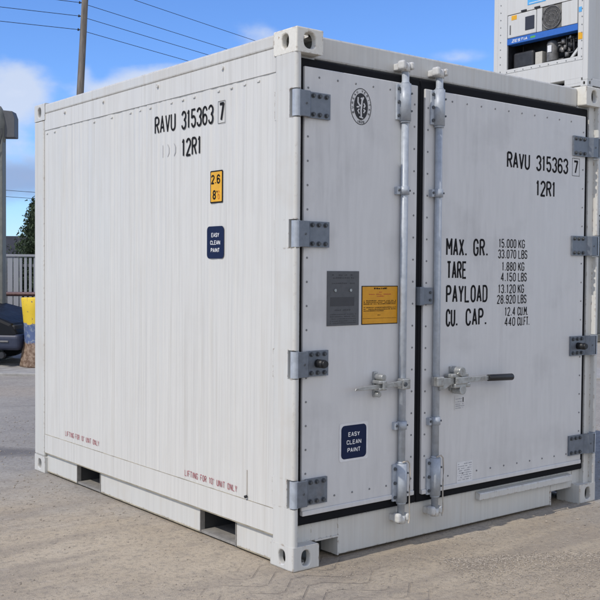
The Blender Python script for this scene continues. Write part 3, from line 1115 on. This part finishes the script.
# plates and stickers
mb = MB().box(.223, .432, FY - .004, FY - .0005, 1.171, 1.441, .001)
rnd = random.Random(5)
for i, (zz, hh, inx) in enumerate(((1.418, .008, .03), (1.404, .008, .035), (1.378, .007, .03), (1.245, .007, .05), (1.225, .005, .02), (1.214, .005, .02), (1.203, .005, .02), (1.192, .005, .02), (1.182, .005, .02))):
    greek(mb, (.223 + inx, FY - .0046, zz), U, V, W, .209 - 2 * inx, hh, 1, .001, .85, rnd)
mb.poly([(.243, FY - .0046, 1.268), (.40, FY - .0046, 1.268), (.40, FY - .0046, 1.312), (.243, FY - .0046, 1.312)], 1)
for x in (.274, .375):
    mb.cyl((x, FY - .004, 1.346), (x, FY - .008, 1.346), .0075, n=12, mi=2)
mb.build("data_plate", [M["plate"], M["plateink"], M["chrome"]], D1)
mb = MB().box(.452, .704, FY - .003, FY - .0005, 1.171, 1.367, .0008, mi=1)
mb.box(.456, .700, FY - .0036, FY - .001, 1.175, 1.363, .0006, mi=0)
yy = FY - .0042
greek(mb, (.535, yy, 1.350), U, V, W, .09, .009, 1, .001, 1, rnd)
for zz, a, w in ((1.333, .57, .02), (1.322, .50, .155), (1.312, .555, .05)):
    greek(mb, (a, yy, zz), U, V, W, w, .005, 2, .001, .9, rnd)
for zz in (1.289, 1.281, 1.273, 1.255, 1.246, 1.238):
    greek(mb, (.464, yy, zz), U, V, W, .226 if zz != 1.238 else .14, .0045, 1, .001, .85, rnd)
greek(mb, (.56, yy, 1.216), U, V, W, .02, .004, 1, .001, 1, rnd)
greek(mb, (.458, yy, 1.201), U, V, W, .236, .002, 1, .001, 1, rnd)
mb.build("notice_plate", [M["orange"], M["ink"], M["redink"]], D1)
easy_clean((.324, FY - .0015, .501), U, V, W, .169, .168, D1, True)

# oval classification stamp
mb = MB()
ec = (.436, 2.263)


def ell(rx, rz, lift, mi, n=40):
    f = mb.bm.faces.new([mb.bm.verts.new((ec[0] + rx * math.cos(2 * math.pi * k / n), ty - lift, ec[1] + rz * math.sin(2 * math.pi * k / n))) for k in range(n)])
    f.material_index = mi


def ring(rx, rz, w, lift, mi):
    pts = [(ec[0] + rx * math.cos(2 * math.pi * k / 40), ec[1] + rz * math.sin(2 * math.pi * k / 40)) for k in range(40)] + ["z"]
    ribbon(mb, pts, w, lambda u, v, l: Vector((u, ty - lift, v)), 0, mi)


ring(.0685, .0895, .0035, 0, 0)
ring(.0450, .0650, .003, 0, 0)
ell(.0430, .0635, .0002, 0)
arcs = "BUREAU VERITAS"
for i, c in enumerate(arcs):
    a = R(205 - i * (230 / (len(arcs) - 1)))
    px_, pz_ = ec[0] + .0575 * math.cos(a), ec[1] + .0775 * math.sin(a)
    t = Vector((math.sin(a) * .0575, 0, -math.cos(a) * .0775)).normalized()
    nrm = Vector((-t.z, 0, t.x))
    if nrm.dot(Vector((math.cos(a), 0, math.sin(a)))) < 0:
        nrm = -nrm
    text(mb, c, Vector((px_, ty - .0003, pz_)) - t * .005 - nrm * .0062, t, nrm, W, .0098, .0125, .0020, 0)
text(mb, "1828", (ec[0] - .023, ty - .0003, ec[1] - .0825), U, V, W, .046, .013, .0022, 0)
# pale figure inside the oval
P2 = lambda u, v, l: Vector((ec[0] + u, ty - .0006 - l, ec[1] + v))
for i, (pts, w) in enumerate([([(-.020, .045), (-.021, .020), (-.010, .006), (.002, .004)], .009), ([(.016, .048), (.006, .030), (.004, .006), (.000, -.018), (.002, -.052)], .010),
                ([(-.030, -.004), (-.012, -.002)], .007), ([(.018, .018), (.026, .006), (.018, -.004)], .008), ([(.016, -.012), (.027, -.018), (.016, -.030)], .008),
                ([(-.012, -.012), (-.022, -.022), (-.012, -.036)], .007), ([(-.012, -.052), (.014, -.056)], .006), ([(.000, .036), (.004, .044)], .010)]):
    ribbon(mb, pts, w, P2, i * .0001, 1)
mb.build("class_stamp", [M["stamp"], M["door"]], D1)

mb = MB()
rrect(mb, (1.150, ty, .680), U, V, W, .105, .076, .004, 0)
for zz, w in ((.738, .05), (.722, .05), (.709, .066), (.698, .072), (.687, .06)):
    greek(mb, (1.158, ty - .0006, zz), U, V, W, w, .005, 1, .001, .9, rnd)
mb.poly([(1.215, ty - .0006, .720), (1.222, ty - .0006, .720), (1.222, ty - .0006, .747), (1.215, ty - .0006, .747)], 2)
mb.build("small_notice", [M["door"], M["paleink"], M["ink"]], D2)
mb = MB()
rrect(mb, (1.175, ty, .272), U, V, W, .130, .115, .003, 0)
for k in range(8):
    greek(mb, (1.184, ty - .0006, .372 - k * .0125), U, V, W, .112, .005, 1, .001, .75, rnd)
mb.build("worn_label", [M["stickerwhite"], M["paleink"]], D2)


# ------------------------------------------------------------------ the stack of containers behind
M["reefer"] = paint("reefer_white", (.60, .595, .57), dirt=(.40, .31, .20), amt=.30, streak=10, spot=(9, .75, (.4, .3, .18)))
M["mint"] = paint("pale_mint_paint", (.66, .74, .74), dirt=(.4, .36, .3), amt=.3)
M["grille"] = plain("fan_grille", (.23, .22, .195), .6, var=.4, scale=5)
M["bluepanel"] = plain("blue_panel", (.030, .145, .52), .4)
M["machine"] = plain("machine_grey", (.20, .195, .19), .5, var=.5, scale=9)
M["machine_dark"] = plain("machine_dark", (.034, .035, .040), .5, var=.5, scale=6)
M["beige"] = plain("beige_box", (.55, .52, .45), .5)
M["copper"] = metal("pipe_metal", (.34, .32, .30), .4, .5)
M["green"] = plain("green_mark", (.10, .42, .08), .5)
M["ltblue"] = plain("light_blue_sticker", (.10, .42, .80), .5)
M["display"] = plain("dark_display", (.03, .032, .045), .25)


def big_container(name, x, y, z, length, h, mat, label, end_panel=True):
    """standard container lying along +x, its end facing -x at x; y..y+2.438"""
    t = thing(name, (x + length / 2, y + 1.219, z), label, "container", "containers stacked behind the white one")
    for yy_, sy_ in ((y, 1), (y + 2.438, -1)):
        for zz_, sz_ in ((z, 1), (z + h, -1)):
            for xx_, sx_ in ((x, 1), (x + length, -1)):
                corner_fitting(xx_, yy_, zz_, sx_, sy_, sz_, .178, .162).build("corner_fitting", mat, t)
    for xx in (x + .004, x + length - .154):
        for yy_ in (y + .004, y + 2.438 - .124):
            MB().box(xx, xx + .15, yy_, yy_ + .12, z + .118, z + h - .118, .015).build("corner_post", mat, t)
    for yy_, s in ((y + .02, 1), (y + 2.438 - .02, -1)):
        w = MB()
        pr, xx, i = [], x + .15, 0
        pat = [(0, 0), (.07, 0), (.105, .036), (.175, .036), (.21, 0)]
        xs = []
        while xx < x + length - .36:
            for dx, dy in pat[:-1]:
                xs.append((xx + dx, yy_ + s * dy))
            xx += .278
        xs.append((x + length - .15, yy_))
        for (xa, ya), (xb, yb) in zip(xs, xs[1:]):
            w.poly([(xa, ya, z + .15), (xb, yb, z + .15), (xb, yb, z + h - .08), (xa, ya, z + h - .08)])
        w.build("side_wall", mat, t)
        MB().box(x + .178, x + length - .178, *sorted((yy_ - s * .018, yy_ + s * .06)), z + .012, z + .16, .01).build("bottom_rail", mat, t)
        MB().box(x + .178, x + length - .178, *sorted((yy_ - s * .016, yy_ + s * .05)), z + h - .09, z + h - .008, .01).build("top_rail", mat, t)
    MB().box(x + .05, x + length - .05, y + .03, y + 2.408, z + h - .05, z + h - .02).build("roof", mat, t)
    if end_panel:
        e = MB().box(x + .02, x + .06, y + .12, y + 2.318, z + .16, z + h - .11)
        for k in range(8):
            yy_ = y + .2 + k * .27
            e.box(x + .006, x + .025, yy_, yy_ + .13, z + .2, z + h - .16, .006)
        e.box(x + .004, x + .12, y + .162, y + 2.276, z + .02, z + .165, .006)
        e.box(x + .004, x + .12, y + .162, y + 2.276, z + h - .115, z + h - .01, .006)
        e.build("end_wall", mat, t)
    MB().box(x + length - .06, x + length - .02, y + .12, y + 2.318, z + .02, z + h - .02).build("rear_wall", mat, t)
    return t


SX, SY = 13.9, 8.15
big_container("cargo_container", SX, SY, 0, 6.058, 2.591, M["reefer"], "pale container at the foot of the stack under the refrigerated one")
big_container("cargo_container", SX, SY, 2.596, 6.058, 2.591, M["reefer"], "grey white container midway up the stack, directly beneath the refrigerated one")
big_container("cargo_container", SX + .35, SY - 2.62, 0, 6.058, 2.591, M["mint"], "pale mint container on the ground, glimpsed just past the right door post")

RZ = 5.192
Rf = big_container("refrigerated_container", SX, SY, RZ, 12.19, 2.591, M["reefer"], "white refrigerated container with blue banded cooling unit, topmost of the stack", False)
y2 = lambda yl: SY + yl
z2 = lambda zl: RZ + zl
# end frame round the cooling unit
e = MB()
e.box(SX + .012, SX + .30, y2(.162), y2(2.276), z2(.02), z2(.075), .006)
for a, b in ((.162, .56), (.92, 1.52), (1.88, 2.276)):
    e.box(SX + .012, SX + .30, y2(a), y2(b), z2(.075), z2(.175), .004)
e.box(SX + .012, SX + .30, y2(.124), y2(2.314), z2(.175), z2(.54), .004)
e.build("end_frame", M["reefer"], Rf)
e = MB()
e.box(SX + .010, SX + .30, y2(.162), y2(2.276), z2(2.46), z2(2.58), .006)
e.build("end_header", M["reefer"], Rf)
e = MB()
e.box(SX + .004, SX + .05, y2(.124), y2(.245), z2(.54), z2(2.46), .004)
e.box(SX + .004, SX + .05, y2(2.06), y2(2.314), z2(.54), z2(2.46), .004)
e.box(SX + .004, SX + .05, y2(.245), y2(2.06), z2(.54), z2(.62), .004)
e.box(SX + .004, SX + .05, y2(.245), y2(2.06), z2(1.79), z2(2.46), .004)
for k in range(12):
    zz_ = z2(.6 + k * .16)
    for yl in (.15, 2.24):
        e.cyl((SX + .004, y2(yl), zz_), (SX - .004, y2(yl), zz_), .012, n=8, mi=1)
for k in range(9):
    e.cyl((SX + .004, y2(.3 + k * .22), z2(.57)), (SX - .004, y2(.3 + k * .22), z2(.57)), .012, n=8, mi=1)
e.build("unit_surround", [M["reefer"], M["rivet"]], Rf)
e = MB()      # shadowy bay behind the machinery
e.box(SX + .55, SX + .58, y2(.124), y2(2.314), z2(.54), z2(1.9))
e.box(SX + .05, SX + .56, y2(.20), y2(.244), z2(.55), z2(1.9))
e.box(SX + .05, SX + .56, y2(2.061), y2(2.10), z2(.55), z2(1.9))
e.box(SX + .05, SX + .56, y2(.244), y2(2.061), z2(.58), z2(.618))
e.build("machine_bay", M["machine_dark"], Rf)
e = MB().box(SX - .004, SX + .30, y2(1.29), y2(2.05), z2(1.285), z2(1.775), .02, seg=3)
cb = e.build("control_box", M["reefer"], Rf)
MB().box(SX - .014, SX - .002, y2(1.33), y2(1.57), z2(1.38), z2(1.665), .006).build("display_window", M["display"], cb)
e = MB().box(SX - .008, SX - .002, y2(1.80), y2(1.94), z2(1.66), z2(1.755))
e.build("yellow_sticker", M["yellow"], cb)
MB().box(SX - .012, SX - .002, y2(1.955), y2(1.985), z2(1.36), z2(1.56), .003).build("latch", M["machine"], cb)
e = MB().box(SX + .02, SX + .30, y2(.66), y2(1.13), z2(1.285), z2(1.775), .01)
fan = e.build("fan_panel", M["grille"], Rf)
e = MB()
for k in range(13):
    yy_ = .685 + k * .034
    dz = math.sqrt(max(0, .235 ** 2 - (yy_ - .89) ** 2))
    if dz > .02:
        e.box(SX - .002, SX + .022, y2(yy_), y2(yy_) + .012, z2(1.53 - dz), z2(1.53 + dz))
pts = [(SX + .0, y2(.895 + .235 * math.cos(a)), z2(1.53 + .235 * math.sin(a))) for a in [2 * math.pi * k / 28 for k in range(29)]]
e.tube(pts, .012, 6)
for r in (.08, .16):
    e.tube([(SX + .0, y2(.895 + r * math.cos(a)), z2(1.53 + r * math.sin(a))) for a in [2 * math.pi * k / 24 for k in range(25)]], .006, 5)
e.build("fan_guard", M["machine"], fan)
MB().box(SX + .0, SX + .30, y2(.262), y2(.65), z2(1.285), z2(1.775), .01).build("access_panel", M["reefer"], Rf)
MB().box(SX + .0, SX + .30, y2(1.14), y2(1.275), z2(1.285), z2(1.775), .01).build("access_panel", M["reefer"], Rf)
for yl in (1.27, 1.62):
    MB().box(SX - .02, SX + .01, y2(yl - .08), y2(yl + .06), z2(1.79), z2(1.825), .005).build("latch", M["dark"], Rf)
e = MB().box(SX - .006, SX + .20, y2(.25), y2(2.055), z2(1.145), z2(1.275), .006)
bb = e.build("blue_band", M["bluepanel"], Rf)
e = MB()
text(e, "ZESTIA", (SX - .0075, y2(1.93), z2(1.18)), -Y, Z, -X, .42, .062, .013, 0, gap=.35, slant=.3)
rrect(e, (SX - .0075, y2(1.43), z2(1.19)), -Y, Z, -X, .13, .04, .015, 1)
e.build("band_lettering", [M["stickerwhite"], M["green"]], bb)
e = MB().lathe([(.02, .64), (.125, .645), (.13, .68), (.13, 1.02), (.115, 1.07), (.06, 1.095), (.02, 1.10)], 0, 0, 20)
bmesh.ops.translate(e.bm, vec=(SX + .22, y2(1.01), RZ), verts=e.bm.verts)
cp = e.build("compressor", M["machine"], Rf)
MB().box(SX + .082, SX + .092, y2(.95), y2(1.05), z2(.84), z2(.98)).build("compressor_label", M["stickerwhite"], cp)
MB().box(SX + .10, SX + .40, y2(1.20), y2(1.38), z2(.625), z2(.90), .01).build("relay_box", M["beige"], Rf)
e = MB().box(SX + .12, SX + .50, y2(1.44), y2(1.99), z2(.62), z2(.98), .05, seg=3)
e.build("receiver_tank", M["machine_dark"], Rf)
e = MB()
rp = random.Random(4)
for k in range(34):
    a = [SX + rp.uniform(.12, .4), y2(rp.uniform(.28, .84)), z2(rp.uniform(.65, 1.08))]
    pts = [tuple(a)]
    for j in range(3):
        ax = rp.choice((1, 2, 1, 2, 0))
        a[ax] += rp.uniform(-.22, .22)
        a[1] = min(max(a[1], y2(.27)), y2(.86)); a[2] = min(max(a[2], z2(.64)), z2(1.10)); a[0] = min(max(a[0], SX + .10), SX + .45)
        pts.append(tuple(a))
    e.tube(pts, rp.uniform(.010, .026), 7, mi=k % 3)
for k in range(10):
    yy_, zz_ = rp.uniform(.3, .8), rp.uniform(.66, 1.0)
    e.cyl((SX + .15, y2(yy_), z2(zz_)), (SX + .15, y2(yy_), z2(zz_ + .09)), rp.uniform(.03, .05), n=12, mi=k % 3)
e.build("pipework", [M["machine"], M["copper"], M["dark"]], Rf)
e = MB()
e.prism([(y2(.255), z2(.80)), (y2(.43), z2(.625)), (y2(.36), z2(.625)), (y2(.255), z2(.73))], "x", SX + .01, SX + .05)
e.build("corner_brace", M["reefer"], Rf)
MB().box(SX - .002, SX + .006, y2(.135), y2(.235), z2(.95), z2(1.09)).build("yellow_sticker", M["yellow"], Rf)
MB().box(SX - .002, SX + .006, y2(.16), y2(.23), z2(1.50), z2(1.60)).build("blue_sticker", M["ltblue"], Rf)
e = MB().box(SX - .002, SX + .006, y2(1.05), y2(1.52), z2(1.90), z2(2.02))
e.box(SX - .004, SX + .0, y2(1.09), y2(1.48), z2(1.925), z2(1.94), mi=1)
e.build("name_sign", [M["ltblue"], M["stickerwhite"]], Rf)

# ------------------------------------------------------------------ left-hand background
ux, uf = Vector((.7808, -.6247, 0)), Vector((.6246, .7803, 0))


def frame_at(x, y, rot=0):
    u = Matrix.Rotation(rot, 3, "Z") @ ux
    f = Matrix.Rotation(rot, 3, "Z") @ uf
    mt = Matrix((u, f, Z)).transposed().to_4x4()
    mt.translation = Vector((x, y, 0))
    return mt


# steel post with box head
M["postgrey"] = metal("weathered_grey_green_steel", (.20, .205, .185), .6, .1, .3, 8)
M["headgrey"] = plain("dark_grey_box", (.10, .105, .115), .6)
PM = frame_at(3.022, 11.418)
gp_ = thing("gantry_post", (3.022, 11.418, 0), "tall weathered grey steel post with a box shaped head, at the left edge", "post")
MB().box(-.10, .12, -.10, .10, 0, 3.48, .012, mat=PM).build("post", M["postgrey"], gp_)
MB().box(-.20, .20, -.20, .20, 0, .02, .004, mat=PM).build("base_plate", M["postgrey"], gp_)
e = MB()
prof = [(.10, 3.40), (.14, 3.43), (.15, 3.6), (.15, 3.66), (.155, 3.70), (.15, 3.76), (.13, 3.88), (.07, 3.98), (.02, 4.0)]
e.lathe(prof, 0, 0, 24)
bmesh.ops.transform(e.bm, matrix=PM, verts=e.bm.verts)
e.build("drum_cap", M["postgrey"], gp_)
e = MB()
pr = [(.10, 3.49), (.285, 3.49), (.295, 3.50), (.295, 3.80), (.26, 3.90), (.10, 3.915)]
e.prism(pr, "y", -.05, .17)
bmesh.ops.transform(e.bm, matrix=PM, verts=e.bm.verts)
e.build("head_box", M["headgrey"], gp_, bevel=.006)
e = MB().tube([PM @ Vector(q) for q in [(.12, -.13, 3.62), (.125, -.15, 3.50), (.10, -.15, 3.38), (.06, -.13, 3.28), (.04, -.11, 3.15)]], .008)
e.build("cable", M["dark"], gp_)

# tapered bollard in worn yellow and blue
def bollard_mat():
    mt, nt, p = nodes_of("worn_yellow_blue_paint")
    t = N(nt, "ShaderNodeTexCoord")
    z = N(nt, "ShaderNodeSeparateXYZ", {0: t.outputs["Object"]}).outputs[2]
    n1 = noise(nt, 9, (1, 1, 1), 5, .7)
    zz = N(nt, "ShaderNodeMath", {0: N(nt, "ShaderNodeMath", {0: n1, 1: .5}, operation="SUBTRACT").outputs[0], 1: .13, 2: z}, operation="MULTIPLY_ADD").outputs[0]
    f1 = ramp(nt, zz, .335, .36)
    f2 = ramp(nt, zz, .615, .63)
    blue = mixcol(nt, ramp(nt, noise(nt, 14, (1, 1, 1), 4, .6), .5, .6), (.085, .125, .25), (.22, .26, .32))
    rust = mixcol(nt, ramp(nt, noise(nt, 16, (1, 1, 1), 5, .7, (4, 1, 1)), .42, .6), (.13, .075, .045), (.30, .22, .16))
    c = mixcol(nt, f1, rust, blue)
    chip = ramp(nt, noise(nt, 12, (1, 1, .6), 5, .7, (1, 7, 3)), .60, .63)
    yel = mixcol(nt, chip, (.74, .52, .03), (.13, .11, .10))
    c = mixcol(nt, f2, c, yel)
    nt.links.new(c, p.inputs["Base Color"])
    p.inputs["Roughness"].default_value = .65
    return mt


bl = MB()
bl.lathe([(.265, .0), (.262, .03), (.245, .15), (.215, .33), (.205, .42), (.21, .6), (.228, .8), (.243, .97), (.235, .985), (.05, .99)], 0, 0, 28, sq=.75)
o = bl.build("bollard", bollard_mat())
o.location = (2.94, 9.60, .033)
tag(o, "waisted bollard with worn yellow top, blue band and rusty base beside the container", "bollard")

# guard rail
gr = thing("guard_rail", (3.5, 11.8, 0), "red brown pipe guard rail crossing in front of the pale palings", "railing")
M["railpaint"] = metal("red_brown_rail", (.15, .085, .08), .5, .1)
a, b = Vector((3.5, 11.8, 1.01)) - ux * 1.6, Vector((3.5, 11.8, 1.01)) + ux * 3.4
e = MB().cyl(a, b, .036, n=12)
e.build("rail", M["railpaint"], gr)
for t in (-1.5, .95, 3.3):
    q = Vector((3.5, 11.8, 0)) + ux * t
    MB().cyl(q + uf * .045, q + uf * .045 + Z * 1.02, .03, n=12).build("post", M["railpaint"], gr)

# palisade fence
fc = thing("palisade_fence", (3.9, 14.1, 0), "grey paling fence with gaps, beyond the guard rail on the left", "fence")
M["paling"] = paint("grey_paling_paint", (.30, .31, .335), dirt=(.2, .19, .17), amt=.5)
F0 = Vector((3.201, 14.636, 0))
FM = Matrix((ux, uf, Z)).transposed().to_4x4(); FM.translation = F0
e = MB()
t = -3.0
rf = random.Random(2)
while t < 4.0:
    wide = 1.10 < t < 1.42
    w = .050 if not wide else .098
    e.box(t, t + w, -.012, .006, .06, 1.63 + rf.uniform(-.01, .01), .004, mat=FM)
    t += .088 if not wide else .112
e.build("paling_panel", M["paling"], fc)
e = MB().box(-3, 4, .007, .05, 1.46, 1.51, mat=FM)
e.build("fence_rail", M["machine"], fc)
e = MB().box(-3, 4, .007, .05, .35, .40, mat=FM)
e.build("fence_rail", M["machine"], fc)
e = MB().box(-3, 4, -.03, .03, 1.645, 1.69, .006, mat=FM)
e.build("top_cap", M["paling"], fc)
for t in (-2.9, -.2, 2.2, 3.9):
    MB().box(t, t + .07, .051, .12, 0, 1.64, .004, mat=FM).build("fence_post", M["machine"], fc)

# dark roofed shed beyond
sh = thing("shed", (13.2, 36.0, 0), "low shed with a dark slate roof behind the paling fence", "building")
SM = frame_at(13.2, 34.9)
M["slate"] = plain("dark_slate", (.035, .036, .042), .8, var=.3, scale=3)
M["shedwall"] = plain("dark_shed_wall", (.07, .07, .07), .85, var=.3, scale=2)
MB().box(-7, 7, .15, 5.0, 0, 1.62, mat=SM).build("wall", M["shedwall"], sh)
e = MB().prism([(-.1, 1.60), (2.5, 2.82), (5.2, 1.60), (5.2, 1.52), (2.5, 2.72), (-.1, 1.52)], "x", -7.2, 7.2)
bmesh.ops.transform(e.bm, matrix=SM, verts=e.bm.verts)
e.build("roof", M["slate"], sh)
MB().box(-2.2, -1.3, .11, .149, 0, 1.45, .004, mat=SM).build("door", M["dark"], sh)

# conifer
tr = thing("conifer", (8.80, 23.0, 0), "dark green conifer rising beside the shed roof, left of the container", "tree")
mt, nt, p = nodes_of("conifer_foliage")
nt.links.new(mixcol(nt, ramp(nt, noise(nt, 5, (1, 1, 1), 3), .35, .65), (.018, .035, .016), (.055, .085, .035)), p.inputs["Base Color"])
p.inputs["Roughness"].default_value = .8
M["leaf"] = mt
M["bark"] = plain("bark", (.09, .065, .045), .9)
M["pole"] = None
e = MB().cyl((8.80, 23.0, 0), (8.80, 23.0, 3.1), .09, .02, n=10)
e.build("trunk", M["bark"], tr)
e = MB()
rt = random.Random(9)
for k in range(230):
    z = .3 + 2.95 * rt.random() ** 1.15
    reach = (3.55 - z) / 3.2 * 1.15 * rt.uniform(.45, 1.2) + .06
    a = rt.uniform(0, 2 * math.pi)
    tip = Vector((8.80 + reach * math.cos(a), 23.0 + reach * math.sin(a), z + reach * .45))
    base = Vector((8.80, 23.0, z))
    for j in range(60):
        s = rt.uniform(.25, 1.0)
        c_ = base.lerp(tip, s) + Vector((rt.gauss(0, .07), rt.gauss(0, .07), rt.gauss(0, .07)))
        d_ = Vector((rt.gauss(0, 1), rt.gauss(0, 1), rt.gauss(.4, 1))).normalized() * rt.uniform(.05, .10)
        s_ = d_.cross(Vector((rt.random(), rt.random(), rt.random()))).normalized() * rt.uniform(.014, .032)
        e.poly([c_ - s_, c_ + s_, c_ + d_ + s_ * .3, c_ + d_ - s_ * .3])
e.build("crown", M["leaf"], tr)

# dark hedge added right behind the palings to darken the gaps
e = MB()
for k in range(9000):
    t_, d_, z = rt.uniform(-3, 4.2), rt.uniform(.5, 1.3), rt.uniform(.02, 1.5)
    d0 = .5 + (.4 * (z / 1.5) ** 3)
    c_ = FM @ Vector((t_, max(d_, d0) + rt.gauss(0, .05), z + rt.gauss(0, .04)))
    q1 = Vector((rt.gauss(0, 1), rt.gauss(0, 1), rt.gauss(0, 1))).normalized() * rt.uniform(.04, .08)
    q2 = q1.cross(Vector((rt.random(), rt.random(), rt.random()))).normalized() * rt.uniform(.03, .05)
    e.poly([c_ - q1, c_ + q2, c_ + q1, c_ - q2])
tag(e.build("hedge", M["leaf"]), "dark hedge added behind the grey paling fence to darken its gaps", "hedge")

# utility pole and overhead wires
def pole_mat():
    mt, nt, p = nodes_of("weathered_pole_wood")
    a = noise(nt, 9, (1, 1, .12), 6, .65)
    nt.links.new(mixcol(nt, ramp(nt, a, .35, .65), (.085, .075, .066), (.19, .168, .145)), p.inputs["Base Color"])
    p.inputs["Roughness"].default_value = .9
    return mt


pt = Vector((14.543, 31.598, 13.4))
pb = Vector((14.003, 32.03, 0.0))
ob = thing("utility_pole", (pb.x, pb.y, 0), "leaning weathered wooden utility pole rising behind the container", "utility pole")
MB().cyl(pb, pt, .175, .118, n=18).build("pole", pole_mat(), ob)
wires = [(12.62, "uppermost overhead wire, entering from the top edge right of the pole"), (11.812, "second highest overhead wire crossing the wooden pole"), (11.292, "third highest overhead wire crossing the wooden pole"), (10.764, "lowest overhead wire crossing the wooden pole")]
dR, dL = Vector((.960, .279, 0)), Vector((-.980, .198, 0))
M["wire"] = plain("black_cable", (.02, .02, .022), .6)
e = MB()
for z, lab in wires:
    k = (z - pb.z) / (pt.z - pb.z)
    c_ = pb.lerp(pt, k)
    q = c_ - ux * .20 - uf * .02
    e_ = MB().cyl(c_, q, .022, n=8)
    e_.cyl(q - Z * .04, q + Z * .05, .034, .025, n=10)
    e_.build("insulator", M["dark"], ob)
    w = MB()
    pts = []
    for i in range(11):
        s = 1 - i / 10
        pts.append(q + dL * 45 * s + Z * (-.6 * s * (1 - s)))
    for i in range(1, 15):
        s = i / 14
        pts.append(q + dR * 60 * s + Z * (-.8 * s * (1 - s)))
    w.tube(pts, .012, 5)
    tag(w.build("overhead_wire", M["wire"]), lab, "wire", "overhead wires on the wooden pole")

# two thin cables low over the shed
for zz, lab in ((4.58, "upper of two thin cables low in the sky above the conifer"), (4.32, "lower of two thin cables low in the sky above the conifer")):
    w = MB()
    c0 = Vector((13.2, 34.9, zz))
    w.tube([c0 + ux * (s * 14) - Z * (.9 * s) for s in [-1.5 + .25 * i for i in range(13)]], .010, 5)
    tag(w.build("thin_cable", M["wire"]), lab, "cable", "thin cables over the shed")

# parked car, only its nose in frame
CM = frame_at(2.62, 9.62, R(-8))
car = thing("parked_car", (2.62, 9.62, 0.035), "dark car with a navy bumper beside the bollard, cut off by the left edge", "car")
mt, nt, p = nodes_of("navy_car_paint")
p.inputs["Base Color"].default_value = (.006, .007, .010, 1); p.inputs["Specular IOR Level"].default_value = .25
nt.links.new(ramp(nt, noise(nt, 8, (1, 1, 1), 4), .3, .7, .45, .6), p.inputs["Roughness"])
M["car"] = mt
e = MB()
# side outline, nose at x=0, tail at x=-4.1
prof = [(0, .30), (-.02, .48), (-.10, .62), (-.30, .70), (-1.15, .90), (-1.30, .95), (-2.05, 1.42), (-2.9, 1.46), (-3.75, 1.20), (-4.05, .92), (-4.1, .45), (-4.02, .28),
        (-3.65, .24), (-3.60, .40), (-3.42, .58), (-3.18, .58), (-3.0, .40), (-2.95, .24), (-1.20, .24), (-1.15, .40), (-.97, .58), (-.73, .58), (-.55, .40), (-.50, .24), (-.06, .24)]
e.prism(prof, "y", 0, 1.66)
bmesh.ops.translate(e.bm, vec=(0, 0, .035), verts=e.bm.verts)
bmesh.ops.transform(e.bm, matrix=CM, verts=e.bm.verts)
e.build("body", M["car"], car, bevel=.05)
M["tyre"] = plain("tyre", (.018, .018, .018), .85)
M["rim"] = metal("wheel_rim", (.35, .35, .36), .4, .6)
M["glass"] = plain("dark_glass", (.015, .018, .02), .08)
for wx in (-.85, -3.3):
    for y0, y1 in ((-.01, .17), (1.49, 1.67)):
        c0, c1 = CM @ Vector((wx, y0, .335)), CM @ Vector((wx, y1, .335))
        wh = MB().cyl(c0, c1, .30, n=28).build("wheel", M["tyre"], car)
        yo = -.014 if y0 < .5 else 1.674
        MB().cyl(CM @ Vector((wx, yo, .335)), CM @ Vector((wx, .02 if y0 < .5 else 1.64, .335)), .19, n=24).build("rim", M["rim"], wh)
e = MB().prism([(-1.50, .98), (-2.08, 1.37), (-2.85, 1.40), (-3.5, 1.18), (-3.5, .98)], "y", -.012, .01)
bmesh.ops.translate(e.bm, vec=(0, 0, .035), verts=e.bm.verts)
bmesh.ops.transform(e.bm, matrix=CM, verts=e.bm.verts)
e.build("side_window", M["glass"], car)
M["navycar"] = plain("navy_bumper", (.030, .037, .068), .5)
e = MB().box(-.46, .03, -.02, 1.68, .27, .50, .06, mat=CM, seg=4)
e.build("bumper", M["navycar"], car)
MB().box(-.26, -.13, -.035, .02, .385, .41, .008, mat=CM).build("indicator", M["machine"], car)
MB().box(-.16, -.05, .02, .32, .55, .63, .02, mat=CM).build("headlight", M["dark"], car)
MB().cyl(CM @ Vector((-.24, -.028, .20)), CM @ Vector((-.24, .05, .20)), .045, n=16).build("fog_lamp", M["machine_dark"], car)
